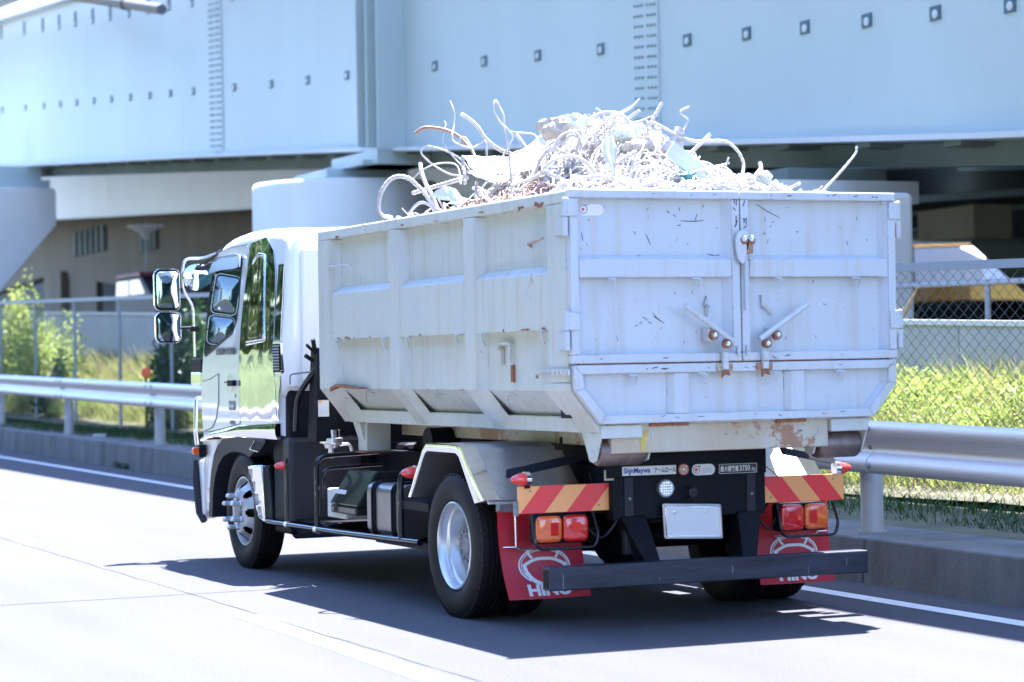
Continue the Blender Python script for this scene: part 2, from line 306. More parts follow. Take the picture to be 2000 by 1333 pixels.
BARS=[
('thick ribbed bar bent into a big arch over the front left rim',0.014,1,[(-0.96,2.85,2.447),(-0.984,2.82,2.468),(-1.044,2.8,2.473),(-1.082,2.77,2.514),(-1.083,2.74,2.598),(-1.064,2.71,2.656),(-1.024,2.69,2.707),(-0.971,2.66,2.722),(-0.918,2.63,2.704),(-0.88,2.61,2.663),(-0.849,2.58,2.622),(-0.818,2.55,2.568),(-0.788,2.53,2.508),(-0.785,2.5,2.473)]),
('straight thick ribbed bar pointing left above the left rim',0.014,1,[(-0.853,2.75,2.621),(-0.755,2.6,2.654),(-0.653,2.45,2.688),(-0.658,2.3,2.689)]),
('stubby thick bar with a cut end standing left of the heap',0.014,0,[(-0.816,2.7,2.81),(-0.826,2.65,2.746),(-0.819,2.6,2.67),(-0.798,2.55,2.594),(-0.777,2.5,2.493)]),
('rust-spotted thick bar curving out of the heap to a blunt left end',0.011,0,[(-0.966,2.4,2.975),(-0.93,2.36,3.004),(-0.892,2.31,3.004),(-0.819,2.27,2.989),(-0.753,2.23,2.954),(-0.702,2.19,2.893),(-0.693,2.14,2.857),(-0.671,2.1,2.777)]),
('thin wavy wire standing left of the tallest loops',0.006,0,[(-0.809,2.3,3.047),(-0.802,2.29,3.023),(-0.823,2.27,2.969),(-0.833,2.26,2.916),(-0.812,2.24,2.863),(-0.763,2.23,2.799),(-0.735,2.21,2.759),(-0.721,2.2,2.707)]),
('tall bar with an S bend rising from the left of the heap',0.007,0,[(-0.848,2.1,3.151),(-0.838,2.08,3.105),(-0.833,2.07,3.058),(-0.847,2.05,2.986),(-0.867,2.03,2.927),(-0.863,2.02,2.894),(-0.822,2.0,2.868),(-0.767,1.98,2.851),(-0.732,1.97,2.86),(-0.691,1.95,2.888),(-0.681,1.93,2.88),(-0.682,1.92,2.806),(-0.691,1.9,2.747)]),
('thick smooth bar with a blunt upper end leaning left',0.013,0,[(-0.815,2.0,3.062),(-0.763,1.99,3.027),(-0.714,1.97,2.975),(-0.68,1.96,2.918),(-0.639,1.94,2.873),(-0.583,1.93,2.834),(-0.527,1.91,2.812),(-0.486,1.9,2.763)]),
('narrow pointed hairpin loop of wire, tallest on the left side',0.007,0,[(-0.537,1.9,2.807),(-0.556,1.89,2.889),(-0.572,1.89,2.964),(-0.581,1.88,3.046),(-0.611,1.87,3.095),(-0.641,1.86,3.135),(-0.659,1.85,3.105),(-0.656,1.85,3.06),(-0.619,1.84,2.997),(-0.575,1.83,2.953),(-0.548,1.82,2.908),(-0.577,1.81,2.856),(-0.616,1.81,2.791),(-0.634,1.8,2.74)]),
('wire running from the hairpin loop right towards the summit',0.006,0,[(-0.531,1.9,2.947),(-0.488,1.84,2.936),(-0.439,1.78,2.925),(-0.431,1.72,2.901),(-0.404,1.66,2.846),(-0.405,1.6,2.79)]),
('short thick bar leaning behind the pale sheet',0.013,0,[(-0.489,1.9,2.932),(-0.457,1.85,2.858),(-0.432,1.8,2.781)]),
('wire looped out to the left below the rust-spotted bar',0.007,0,[(-0.624,2.45,2.708),(-0.647,2.43,2.711),(-0.741,2.4,2.722),(-0.848,2.38,2.771),(-0.933,2.36,2.832),(-0.948,2.34,2.869),(-0.929,2.31,2.887),(-0.883,2.29,2.879),(-0.822,2.27,2.859),(-0.756,2.25,2.826),(-0.717,2.22,2.786),(-0.685,2.2,2.733)]),
('low arching wire just above the straight ribbed bar',0.006,0,[(-0.903,2.6,2.709),(-0.866,2.55,2.751),(-0.8,2.5,2.788),(-0.721,2.45,2.795),(-0.686,2.4,2.775),(-0.686,2.35,2.719),(-0.701,2.3,2.65)]),
('short upright ribbed bar at the left edge of the pale sheet',0.012,1,[(-0.729,2.2,2.819),(-0.737,2.17,2.755),(-0.745,2.13,2.714),(-0.757,2.1,2.634)]),
('smooth wire bent square in front of the pale sheet',0.008,0,[(-0.767,1.35,2.518),(-0.772,1.34,2.603),(-0.78,1.34,2.663),(-0.785,1.33,2.736),(-0.747,1.32,2.767),(-0.669,1.32,2.777),(-0.591,1.31,2.781),(-0.526,1.31,2.818),(-0.481,1.3,2.849)]),
('small wire arch beside the wavy wire',0.008,0,[(-0.759,2.2,2.906),(-0.751,2.17,2.926),(-0.737,2.13,2.926),(-0.724,2.1,2.891),(-0.718,2.07,2.85),(-0.706,2.03,2.783),(-0.707,2.0,2.717)]),
('bar sweeping up right from the left rim to a kink',0.01,1,[(-0.861,1.15,2.554),(-0.771,1.1,2.584),(-0.714,1.05,2.618),(-0.71,1.0,2.632),(-0.642,0.95,2.581),(-0.58,0.9,2.542)]),
('bar arching up over the middle of the heap',0.01,0,[(-0.654,1.3,2.607),(-0.649,1.25,2.658),(-0.644,1.2,2.715),(-0.612,1.15,2.766),(-0.541,1.1,2.812),(-0.51,1.05,2.85),(-0.487,1.0,2.834)]),
('short thin wire poking up at the front end of the left rim',0.004,0,[(-0.929,2.75,2.524),(-0.901,2.73,2.486),(-0.883,2.7,2.458)]),
('low looped bar resting on the left rim',0.011,0,[(-0.943,2.6,2.452),(-0.951,2.56,2.475),(-0.924,2.52,2.525),(-0.89,2.48,2.543),(-0.844,2.44,2.514),(-0.818,2.4,2.467)]),
('smooth bar arching over the summit of the heap',0.009,0,[(-0.37,1.2,2.941),(-0.302,1.17,2.976),(-0.254,1.14,2.997),(-0.186,1.11,2.996),(-0.139,1.09,2.972),(-0.114,1.06,2.924),(-0.119,1.03,2.866),(-0.124,1.0,2.799)]),
('forked wire reaching up right from the summit',0.007,0,[(-0.236,1.1,2.897),(-0.263,1.07,2.931),(-0.249,1.05,2.956),(-0.169,1.02,3.001),(-0.12,1.0,3.028)]),
('longest straight wire reaching up right from the summit',0.006,0,[(-0.078,1.0,3.07),(-0.138,1.02,3.011),(-0.208,1.05,2.976),(-0.227,1.07,2.932),(-0.237,1.1,2.861)]),
('thin hooked wire standing on the summit',0.006,0,[(-0.271,1.2,3.03),(-0.226,1.2,2.995),(-0.217,1.2,2.916),(-0.214,1.2,2.852)]),
('straight ribbed bar leaning over the bolted splice plate',0.012,1,[(0.019,0.9,3.039),(-0.05,0.9,2.928),(-0.108,0.9,2.818),(-0.135,0.9,2.754)]),
('long bar hooked at its left end and drooping far to the right',0.01,1,[(-0.005,0.9,2.879),(-0.083,0.88,2.88),(-0.11,0.85,2.9),(-0.086,0.83,2.911),(-0.027,0.81,2.883),(0.052,0.79,2.838),(0.151,0.76,2.801),(0.252,0.74,2.803),(0.342,0.71,2.796),(0.401,0.69,2.746),(0.428,0.67,2.68),(0.419,0.65,2.633),(0.385,0.62,2.585),(0.294,0.6,2.528)]),
('thin wire curling up left of the leaning ribbed bar',0.006,0,[(-0.106,1.0,2.936),(-0.061,1.0,2.896),(-0.051,1.0,2.864),(-0.063,1.0,2.8)]),
('thin zigzag wire above the concrete knob',0.006,0,[(0.145,0.8,3.007),(0.094,0.8,2.985),(0.088,0.8,2.967),(0.113,0.8,2.949),(0.135,0.8,2.927),(0.112,0.8,2.877),(0.091,0.8,2.84)]),
('ribbed bar curving down to the right corner of the heap',0.013,1,[(-0.043,0.5,2.561),(-0.02,0.49,2.596),(0.023,0.47,2.622),(0.085,0.46,2.613),(0.178,0.44,2.573),(0.27,0.43,2.542),(0.373,0.41,2.489),(0.405,0.4,2.462)]),
('lone thin bar leaning far right over the right door',0.008,1,[(1.077,0.45,2.76),(1.064,0.44,2.718),(0.998,0.43,2.652),(0.917,0.42,2.578),(0.815,0.41,2.489),(0.766,0.4,2.439)]),
('stubby thick bar end sticking up from the pale rubble at right',0.013,0,[(0.446,0.5,2.658),(0.441,0.48,2.62),(0.405,0.47,2.583),(0.363,0.45,2.527)]),
('wire coiled round the flat steel channel',0.006,0,[(-0.227,0.45,2.625),(-0.162,0.46,2.671),(-0.098,0.47,2.677),(-0.054,0.47,2.656),(-0.071,0.48,2.604),(-0.117,0.49,2.577),(-0.152,0.5,2.595)]),
('smooth bar running down left from the drooping long bar',0.009,0,[(0.015,0.5,2.464),(0.09,0.53,2.502),(0.185,0.55,2.541),(0.291,0.57,2.571),(0.372,0.6,2.583)]),
('second smooth bar lying low towards the rubble at right',0.009,0,[(-0.025,0.35,2.462),(0.064,0.37,2.491),(0.154,0.38,2.528),(0.234,0.4,2.553)]),
('wire arching in front of the flat steel channel',0.006,0,[(-0.475,0.35,2.509),(-0.464,0.35,2.578),(-0.396,0.35,2.597),(-0.298,0.35,2.607),(-0.221,0.35,2.582),(-0.162,0.35,2.566)]),
('ribbed bar arching low along the rear rim',0.011,1,[(-0.973,0.35,2.443),(-0.905,0.33,2.502),(-0.82,0.31,2.527),(-0.696,0.29,2.545),(-0.573,0.27,2.51),(-0.517,0.25,2.467)]),
('broad ribbed arch over the middle of the rear side',0.011,1,[(-0.906,0.6,2.602),(-0.865,0.58,2.644),(-0.808,0.57,2.673),(-0.735,0.55,2.677),(-0.68,0.53,2.651),(-0.632,0.52,2.606),(-0.617,0.5,2.562)]),
('thick ribbed bar slanting up right in the middle of the heap',0.014,1,[(-0.478,0.6,2.623),(-0.428,0.6,2.653),(-0.378,0.6,2.683),(-0.312,0.6,2.714)]),
('arch of thin bar left of the summit',0.008,0,[(-0.671,1.0,2.742),(-0.62,0.98,2.824),(-0.577,0.97,2.853),(-0.535,0.95,2.853),(-0.511,0.93,2.821),(-0.512,0.92,2.76),(-0.529,0.9,2.713)]),
]
# ------------------------------------------------ setting
def st(o): o['kind']='structure'; return o
def stuff(o,label=None,cat=None,group=None): return tag(o,label,cat,group,'stuff')
st(MB().quad((-400,-300,-.05),(400,-300,-.05),(400,600,-.05),(-400,600,-.05)).build('ground',MT['soil']))
KX=lambda y:1.955+.0305*y
st(MB().quad((-9.5,-120,0),(KX(-120)+.3,-120,0),(KX(-20)+.3,-20,0),(KX(60)+.3,60,0),(KX(200)+.3,200,0),(-9.5,200,0)).build('road',MT['asphalt']))
m=MB(); LX=lambda y:1.465+.0245*y
m.quad((LX(-60)-.075,-60,.004),(LX(-60)+.075,-60,.004),(LX(200)+.075,200,.004),(LX(200)-.075,200,.004)); st(m.build('edge_line',MT['line']))
for i,(a,b) in enumerate(((2.28,-2.75),(-9.5,-14.5),(14,9),(26,21),(38,33),(50,45))):
    x0=lambda y:-2.17+.035*(y-2.28)
    m=MB(); m.quad((x0(b)-.075,b,.004),(x0(b)+.075,b,.004),(x0(a)+.075,a,.004),(x0(a)-.075,a,.004)); st(m.build('lane_dash',MT['line']))
m=MB(); pts=[]
yy=-14
while yy<40:
    pts.append((-2.07+.012*(yy-3)+rng.normal()*.008+(-.0055*(yy-3) if yy>3 else 0),yy,.003)); yy+=.35
m.strip(pts,[.004+.008*abs(rng.normal()) for _ in pts],'Z'); st(m.build('road_seam',MT['crack']))
# kerb wall with a top slab, built in cast lengths
kt=lambda y:.295+.0032*max(y,0)
yy=-30.0; k=0
while yy<90:
    y1=yy+4.0; a,b=yy+.012,y1-.012; m=MB()
    m.hexa([(KX(a),a,-.04),(KX(a)+.75,a,-.04),(KX(b)+.75,b,-.04),(KX(b),b,-.04)],[(KX(a)+.03,a,kt(a)),(KX(a)+.75,a,kt(a)),(KX(b)+.75,b,kt(b)),(KX(b)+.03,b,kt(b))])
    o=st(m.build('kerb_wall',MT['kerb'],bevel=.015)); yy=y1
m=MB(); ys=list(range(-30,100,5))
for a,b in zip(ys[:-1],ys[1:]): m.quad((KX(a)+.7,a,kt(a)-.006),(4.9,a,kt(a)-.03),(4.9,b,kt(b)-.03),(KX(b)+.7,b,kt(b)-.006))
st(m.build('verge',MT['soil']))
# slope behind fence
m=MB()
gh=lambda x,y:(.30+.004*max(y,0))+max(0,min(1,(x-4.6)/2.4))*(.75+.011*max(y,0))
xs=[4.5,4.9,5.3,5.8,6.3,6.8,7.2]
G=[[(x,y,gh(x,y)+.03*math.sin(3*x+y)*math.cos(.7*y)) for x in xs] for y in range(-20,96,2)]
m.loft(G,cap=False,closed=False); st(m.build('embankment',MT['soil'],smooth=60))
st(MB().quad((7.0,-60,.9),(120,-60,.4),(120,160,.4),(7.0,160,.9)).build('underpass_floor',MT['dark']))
# ---- guardrail
GX=lambda y:2.13+.0300*y
gz=lambda y:1.055+.0105*max(y,-5) if y<40 else 1.475
gr=empty('guardrail',(GX(0),0,.3),'pale corrugated steel guardrail on round posts along the concrete kerb','guardrail')
prof=[(0.0,-.001),(-.03,.0),(-.062,-.03),(-.066,-.07),(-.05,-.105),(-.008,-.14),(.012,-.165),(.012,-.195),(-.008,-.22),(-.05,-.255),(-.066,-.29),(-.062,-.33),(-.03,-.355),(0,-.358)]
back=[(x+.006,z) for x,z in prof[::-1]]
bolts=MB()
PY=[2.35-6.76*4+6.76*k for k in range(7)]+[22.63+6.45*k for k in range(9)]
for a,b in zip(PY[:-1],PY[1:]):
    m=MB(); a-=.25; b-=.25
    m.loft([[(GX(q)+x-o_,q,gz(q)+z) for x,z in prof+back] for q,o_ in ((a,.005),((a+b)/2,.002),(b+.16,0))]); m.build('rail',MT['galv'],gr,smooth=50)
    for dy in (-.05,.05,.20,.30):
        for dz in ((-.05,-.30) if dy in (-.05,.30) else (-.18,)):
            q=a+dy; bolts.lathe([(0,-.016),(.010,-.016),(.014,-.010),(.017,0)],(GX(q)+(-.068 if dz!=-.18 else .008),q,gz(q)+dz),'X',8,1)
for py in PY:
    f=kt(py); x=GX(py)+.13; m=MB()
    m.lathe([(.078,f-.02),(.078,gz(py)-.06),(.07,gz(py)-.045),(0,gz(py)-.04)],(x,py,0),'Z',20); m.box(GX(py)+.0,x-.05,py-.035,py+.035,gz(py)-.3,gz(py)-.08)
    m.build('post',MT['post'],gr,smooth=40)
    m=MB(); m.lathe([(0,f+.012),(.10,f+.012),(.105,f-.01)],(x,py,0),'Z',16); m.build('base_ring',MT['kerbtop'],gr)
bolts.build('bolts',MT['hub'],gr)['kind']='stuff'
# ---- delineator
d=empty('delineator',(3.6,25.8,kt(25)),'round orange delineator disc on a thin stalk behind the guardrail','road marker')
MB().cyl((3.6,25.8,.35),(3.6,25.8,1.36),.022,10).build('stalk',MT['leafd'],d)
MB().lathe([(0,-.012),(.075,-.012),(.083,0),(.075,.012),(0,.012)],(3.6,25.79,1.43),'Y',24).build('disc',mat('signal_orange',(.95,.16,.06),.4),d,smooth=40)
# ---- chain link fence
FX=4.6
ft=lambda y:2.13+.0205*y
fb=lambda y:.10+.30*min(1,max(0,y/30))+.004*max(0,y-30)
fe=empty('chain_link_fence',(FX,0,.3),'tall blue-grey chain link fence right behind the guardrail','fence')
posts=[x for x in [41.5-3.42*k for k in range(-12,20)]]
for y in posts:
    if (-16<y<80) and not (1.5<y<6.5):
        MB().cyl((FX,y,fb(y)),(FX,y,ft(y)+.02),.032,10).build('post',MT['fence'],fe,smooth=50)
m=MB()
for a,b in zip(posts[1:],posts[:-1]):
    if a>-18 and b<84:
        o=MB().box(FX-.03,FX+.03,a+.001,b-.001,0,.07).build('top_rail',MT['fence'],fe); me=o.data
        for v in me.vertices:
            y=v.co.y+0; v.co.z+=ft(y)-.03
def chain(name,x,y0,y1,zt,zb,dw,dh,r,parent,m):
    """interlocked zigzag wires, triangular section"""
    n=int((y1-y0)/dw); V=[];Fc=[]; base=0
    for i in range(n):
        yc=y0+i*dw; h=zt(yc)-zb(yc); k=max(2,int(h/(dh/2))+1)
        j=np.arange(k); yy=yc+np.where(j%2==(i%2),-.5,.5)*dw*1.04*(1 if True else 1); yy=yc+np.where(j%2==0,-.52,.52)*dw*(1)
        z=zt(yc)-j*dh/2; 
        if i%2: yy=yc+np.where(j%2==0,.52,-.52)*dw
        z=z; xo=np.where(j%2==0,-r,r)
        ring=[]
        for a in (90,210,330):
            ca,sa=math.cos(math.radians(a))*r,math.sin(math.radians(a))*r
            ring.append(np.stack([x+xo+ca,yy,z+sa],1))
        P=np.stack(ring,1).reshape(-1,3); V.append(P)
        q=np.arange(k-1)*3
        for a in range(3):
            b=(a+1)%3; Fc.append(np.stack([q+a,q+b,q+3+b,q+3+a],1)+base)
        base+=k*3
    return stuff(raw(name,np.concatenate(V),np.concatenate(Fc),m,parent))
chain('mesh',FX,-6,62,lambda y:ft(y)-.03,fb,.070,.10,.0026,fe,MT['wire'])
# second low wall of grey panels with a white rail, beyond the weeds
WX=6.9
wt=lambda y:1.62+.0275*y
lw=empty('panel_wall',(WX,0,.6),'low light grey panel wall with a white coping behind the weeds','wall')
for k in range(-4,33):
    a=k*2.0; b=a+1.985; m=MB()
    m.hexa([(WX,a,.3),(WX+.06,a,.3),(WX+.06,b,.3),(WX,b,.3)],[(WX,a,wt(a)-.05),(WX+.06,a,wt(a)-.05),(WX+.06,b,wt(b)-.05),(WX,b,wt(b)-.05)])
    m.build('panel',MT['wall'],lw)
    m=MB(); m.hexa([(WX-.03,a,wt(a)-.05),(WX+.09,a,wt(a)-.05),(WX+.09,a+1.998,wt(b)-.05),(WX-.03,a+1.998,wt(b)-.05)],[(WX-.03,a,wt(a)),(WX+.09,a,wt(a)),(WX+.09,a+1.998,wt(b)),(WX-.03,a+1.998,wt(b))]); m.build('coping',MT['line'],lw)
f2=empty('rear_mesh_fence',(7.6,8,.9),'second dark mesh fence standing in the shade under the viaduct','fence')
for k in range(0,16): MB().cyl((7.6,-4+k*2.5,.7),(7.6,-4+k*2.5,2.2+.01*k),.03,8).build('post',MT['fence'],f2)
MB().tube([(7.6,-6,2.08),(7.6,36,2.5)],.03,8).build('rail',MT['fence'],f2)
# ---- main viaduct girder
gp=[(-12,2.9),(2,3.36),(9.78,3.87),(18.1,4.51),(30.5,5.50),(40.4,6.22),(62.2,7.73),(110,10.9)]
def gb(y):
    return float(np.interp(y,[p[0] for p in gp],[p[1] for p in gp]))
GXX=9.0; GH=4.35
br=empty('viaduct',(GXX,30,3.0),'long pale blue steel girder viaduct rising to the left above everything','viaduct')
def seg(name,y0,y1,x0,x1,a,b,m,parent,step=4,smooth=None,**k):
    n=max(1,int(abs(y1-y0)/step)); R_=[]
    for i in range(n+1):
        y=y0+(y1-y0)*i/n; g=gb(y); R_.append([(x0,y,g+a),(x1,y,g+a),(x1,y,g+b),(x0,y,g+b)])
    return MB().loft(R_).build(name,m,parent,smooth=smooth,**k)
cuts=[-12,2,18.64,39.45,62,80,110]
for a,b in zip(cuts[:-1],cuts[1:]): seg('web_panel',a+.006,b-.006,GXX,GXX+.03,.02,GH,MT['girder'],br)
for a,b in zip(cuts[:-1],cuts[1:]): seg('bottom_flange',a+.004,b-.004,GXX-.22,GXX+.5,-.05,.018,MT['girder2'],br)
seg('top_flange',-12,110,GXX-.30,GXX+.3,GH,GH+.05,MT['girder2'],br)
# splice plates with bolt fields
def splice(y0,y1,rows,cols):
    seg('splice_plate',y0,y1,GXX-.022,GXX,.10,GH-.1,MT['girder'],br,step=9)
    bm=MB()
    for i in range(rows):
        for j in range(cols):
            y=y0+(y1-y0)*((.10+.14*j) if j<cols/2 else (.90-.14*(cols-1-j))); z=gb(y)+.2+i*(GH-.4)/(rows-1)
            bm.lathe([(0,-.030),(.012,-.028),(.021,-.016),(.022,0)],(GXX-.02,y,z),'X',7)
    bm.build('splice_bolts',MT['boltp'],br,smooth=60)['kind']='stuff'
    m=MB()
    for k in range(6): m.box(GXX-.2,GXX-.06,y0+k*.16,y0+k*.16+.1,gb(y0)+.018,gb(y0)+.05)
    m.build('flange_splice',MT['girder'],br)
splice(18.27,19.04,28,6); splice(38.98,39.94,30,6); splice(-3,-2,20,6)
# bearing stiffeners over the pier
for y,w in ((29.15,.52),(28.65,.52),(28.1,.52)):
    g=gb(y); MB().box(GXX-w,GXX,y-.02,y+.02,g+.018,g+GH).build('stiffener',MT['girder'],br)

# square lug brackets with round holes in two rows
by=[61.7,57.6,54.2,51.5,49.25,47.15,45.6,44.15,42.85,41.9,41.28,38.14,35.6,33.3,31.55,26.63,24.4,22.3,20.14,17.43,15.93,14.55,13.25,12.05,10.98,9.98,8.9,7.9]
import itertools
# positions come from even bolt pitches along the girder
xs_=[5,50,86,118,150,184,218,255,293,333,378,458,530,601,678,850,946,1051,1174,1343,1459,1573,1694,1828,1974]
def yon(px):   # depth along the girder of the evenly pitched lugs
    d=F+Rr*((px-1000)/4733.86)+Uu*((666.5-(215-.105*px))/4733.86); t=(GXX-CP.x)/d.x; return CP.y+d.y*t
lug=[yon(p) for p in xs_]+[yon(1974)-1.0*k for k in (1,2,3)]+[yon(5)+1.3*k for k in (1.6,2.6,3.6,4.6)]
lugme=None
for row in (0,1):
    for y in lug:
        z=gb(y)+(1.40 if y<35 else 1.40+.0115*(y-35)) + (0 if row==0 else 1.98+.012*(y-40)-.0)
        if row==1 and (y<36): continue
        up=.0 if row==0 else .24
        m=MB(); s=.068
        m.box(GXX-.02,GXX-.001,y-s-.035,y+s+.035,z-s-.015,z+s+.015+up)
        o=m.build('lug_bracket',MT['dark2'] if 'dark2' in MT else MT['fence'],br,smooth=30)
        MB().lathe([(0,-.034),(.045,-.034),(.05,-.030),(.052,-.018)],(GXX,y-.01,z-.012),'X',16).build('lug_cap',MT['girder2'],o,smooth=60)
# deck slab with cantilever edge, cross beams, inner girders
def seg2(name,x0,x1,a,b,m,y0=-12,y1=110,parent=None): return seg(name,y0,y1,x0,x1,a,b,m,parent if parent else br)
seg2('deck_slab',GXX+.03,34,GH+.06,GH+.45,MT['pier'],-12,46)
seg2('deck_slab',GXX+.03,18.3,GH+.06,GH+.45,MT['pier'],46.01,110)
seg2('parapet',10.0,10.2,GH+.46,GH+1.5,MT['pier'])
for x in (11.2,13.4,15.4,18,21,24,27,30,33):
    ye=110 if x<16 else 46
    o=seg2('inner_girder',x,x+.05,.15,GH+.05,MT['soffit'],-12,ye); seg2('inner_flange',x-.2,x+.25,.08,.148,MT['soffit'],-12,ye)
seg2('soffit_panel',GXX+.9,11.1,.16,.2,MT['soffit'])
seg2('soffit_panel',13.6,15.3,.16,.2,MT['soffit'])
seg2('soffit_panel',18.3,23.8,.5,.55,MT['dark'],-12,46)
seg2('catwalk',GXX+.52,GXX+.60,-.34,-.06,MT['soffit'])
for k in range(60):
    y=-6+k*1.9; g=gb(y); MB().box(GXX+.05,11.15,y-.06,y+.28,g-.11,g+.14).build('cross_beam',MT['soffit'],br)
# drain pipe on brackets at the upper left
dp=empty('drain_pipe',(8.0,44,10),'thick grey drain pipe ending below the viaduct parapet at upper left','pipe')
m=MB(); pa=Vector((8.0,48.6,10.95)); pb=Vector((8.0,40.2,9.42)); 
pth=[pa,pa.lerp(pb,.5),pb]; m.tube([pa,pa.lerp(pb,.62)],.13,16); m.tube([pa.lerp(pb,.62),pb],.118,16); m.tube([pa.lerp(pb,.60),pa.lerp(pb,.64)],.15,16)
m.build('pipe',MT['pipe'],dp,smooth=40)
# ---- piers
def pier(name,label,parts): 
    e=empty(name,parts[0],label,'pier','concrete piers under the viaduct')
    for nm,mb,mt_,kw in parts[1]: mb.build(nm,mt_,e,**kw)
    return e
mb=MB(); mb.lathe([(0,-.1),(1.73,-.1),(1.73,4.78),(1.69,4.83),(0,4.83)],(8.7,30.4,0),'Z',56)
bs=MB(); bs.box(8.0,9.6,29.5,31.3,4.83,5.04)
pd=MB(); pd.box(8.5,9.5,28.2,30.6,5.04,5.30); pd.box(8.3,9.6,28.4,30.4,5.04,5.12)
pier('bridge_pier','round pale concrete pier with steel bearings directly behind the truck cab',((8.7,30.4,0),[('column',mb,MT['pierw'],{'smooth':40}),('bearing',bs,MT['girder'],{'bevel':.02}),('bearing_plate',pd,MT['girder'],{})]))
c=rrect(0,0,.0) if False else None
mb=MB(); mb.prism([(10.42,.0),(10.42,3.26),(10.5,3.34),(24,3.5),(24,.0)],'X',8.0,10.2) if False else None
mb=MB(); pf=[(10.40,.6),(10.40,3.25),(10.49,3.33),(17.0,3.62),(17.0,.6)]
mb=MB(); mb.box(7.2,8.62,11.36,14.2,.5,3.34)
b2=MB(); b2.box(7.9,9.9,13.2,15.8,3.345,3.62)
b3=MB(); b3.box(8.3,9.7,13.6,15.4,3.62,3.80)
pier('bridge_pier','square pale concrete pier behind the right side of the container',((8.8,13.7,.6),[('wall',mb,MT['pier'],{'bevel':.06}),('bearing_shelf',b2,MT['pier'],{}),('bearing_plate',b3,MT['soffit'],{})]))
mb=MB(); mb.prism([(2.5,6.70),(9.40,6.70),(9.50,6.62),(9.50,5.63),(7.85,3.72),(5.6,3.0),(5.6,-.1),(2.5,-.1)],'Y',57,59.6)
bb=MB(); bb.box(7.2,9.4,57.3,59.2,6.7,6.95); bb.box(7.5,9.2,57.5,59,6.95,7.35)
pier('bridge_pier','hammerhead concrete pier with a sloping underside at the left edge',((4,58,0),[('cap',mb,MT['pierw'],{'bevel':.03}),('bearing',bb,MT['girder'],{})]))
# ---- second, paler girder behind
v2=empty('rear_viaduct',(20,80,6),'paler second girder seen below the main girder at left','viaduct')
def seg3(name,y0,y1,x0,x1,a,b,mt_):
    f=lambda y:6.72+.0478*(y-62)+(0 if y>62 else 0)
    R_=[[(x0,y,f(y)+a),(x1,y,f(y)+a),(x1,y,f(y)+b),(x0,y,f(y)+b)] for y in (y0,(y0+y1)/2,y1)]
    MB().loft(R_).build(name,mt_,v2)
for a,b in ((48,71.5),(71.5,92),(92,140)): seg3('web_panel',a+.01,b-.01,20,20.05,0,3.4,MT['girder2'])
seg3('bottom_flange',48,140,19.8,20.4,-.07,-.003,MT['girder2']); seg3('deck',48,140,19.0,34,3.4,3.8,MT['pier'])
for x in (22,24.5,27,30): seg3('inner_girder',48,140,x,x+.06,.2,3.4,MT['soffit'])
seg3('soffit_panel',48,140,20.6,33,.25,.3,MT['dark'])
m=MB(); 
for k in range(24): m.lathe([(0,-.03),(.03,-.02),(.035,0)],(19.99,91.4+.5*(k%2)*1.2,8.4+k//2*.25),'X',6)
m.build('splice_bolts',MT['girder'],v2)['kind']='stuff'
# ---- old beige abutment, louvres, dark recess
ab=empty('old_abutment',(24.5,100,0),'old beige concrete abutment in the shade with two dark louvre openings','building')
def yz(name,poly,x0,x1,mt_,parent): return MB().prism(poly,'X',x0,x1).build(name,mt_,parent)
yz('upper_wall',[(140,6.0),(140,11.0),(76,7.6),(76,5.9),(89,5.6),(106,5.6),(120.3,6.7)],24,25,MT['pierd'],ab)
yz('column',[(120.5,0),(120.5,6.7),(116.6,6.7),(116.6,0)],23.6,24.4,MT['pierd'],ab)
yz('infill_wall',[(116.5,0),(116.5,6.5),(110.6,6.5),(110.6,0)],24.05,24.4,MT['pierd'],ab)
for a,b,z0,z1 in ((115,108,7.4,8.7),(101.5,98.4,7.0,7.95)):
    f=MB().box(23.96,23.999,min(a,b),max(a,b),z0,z1).build('louvre',MT['dark'],ab)
    n=6 if a>105 else 4
    for k in range(n):
        y=min(a,b)+(k+.5)*(abs(a-b))/n; MB().box(23.86,23.958,y-.2,y+.2,z0+.03,z1-.03).build('slat',MT['soffit'],f)
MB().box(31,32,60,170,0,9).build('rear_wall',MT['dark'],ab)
st(MB().box(60,61,-20,170,0,16).build('added_backdrop_wall',MT['dark']))  # dark backdrop, added to close off the open sky beyond the deck
# umbrella shaped lamp
lm=empty('yard_lamp',(15.6,69.6,0),'thin lamp post with a flared white top in front of the abutment','lamp')
MB().cyl((15.6,69.8,.5),(15.6,69.8,6.1),.045,8).build('pole',MT['post'],lm)
MB().lathe([(.06,5.9),(.2,6.15),(.62,6.36),(.62,6.40),(0,6.44)],(15.6,69.8,0),'Z',20).build('shade',MT['line'],lm,smooth=50)
# parked van with red roof
pv=empty('parked_van',(13.9,73,3.2),'dark parked van with a red roof, half hidden under the viaduct','van')
m=MB(); bodyp=[(71.0,3.2),(71.0,4.15),(71.6,4.2),(72.6,4.75),(75.6,4.75),(75.9,4.2),(75.9,3.2)]
m.prism(bodyp,'X',13.1,14.6).build('body',MT['plastic'],pv,bevel=.05)
MB().prism([(72.5,4.76),(72.7,4.90),(75.5,4.90),(75.7,4.76)],'X',13.05,14.62).build('roof',MT['redroof'],pv,bevel=.03)
MB().prism([(72.1,4.22),(72.75,4.68),(73.9,4.68),(73.9,4.22)],'X',13.07,13.098).build('side_window',MT['glass'],pv)
MB().prism([(74.05,4.22),(74.05,4.68),(75.5,4.68),(75.6,4.22)],'X',13.07,13.098).build('side_window',MT['glass'],pv)
for y in (72,75): MB().lathe([(0,-.08),(.2,-.08),(.32,-.06),(.33,.1),(0,.1)],(13.15,y,3.25),'X',20).build('wheel',MT['rubber'],pv)
pv.location=pv.location+Vector((0,-11.4,-.45))
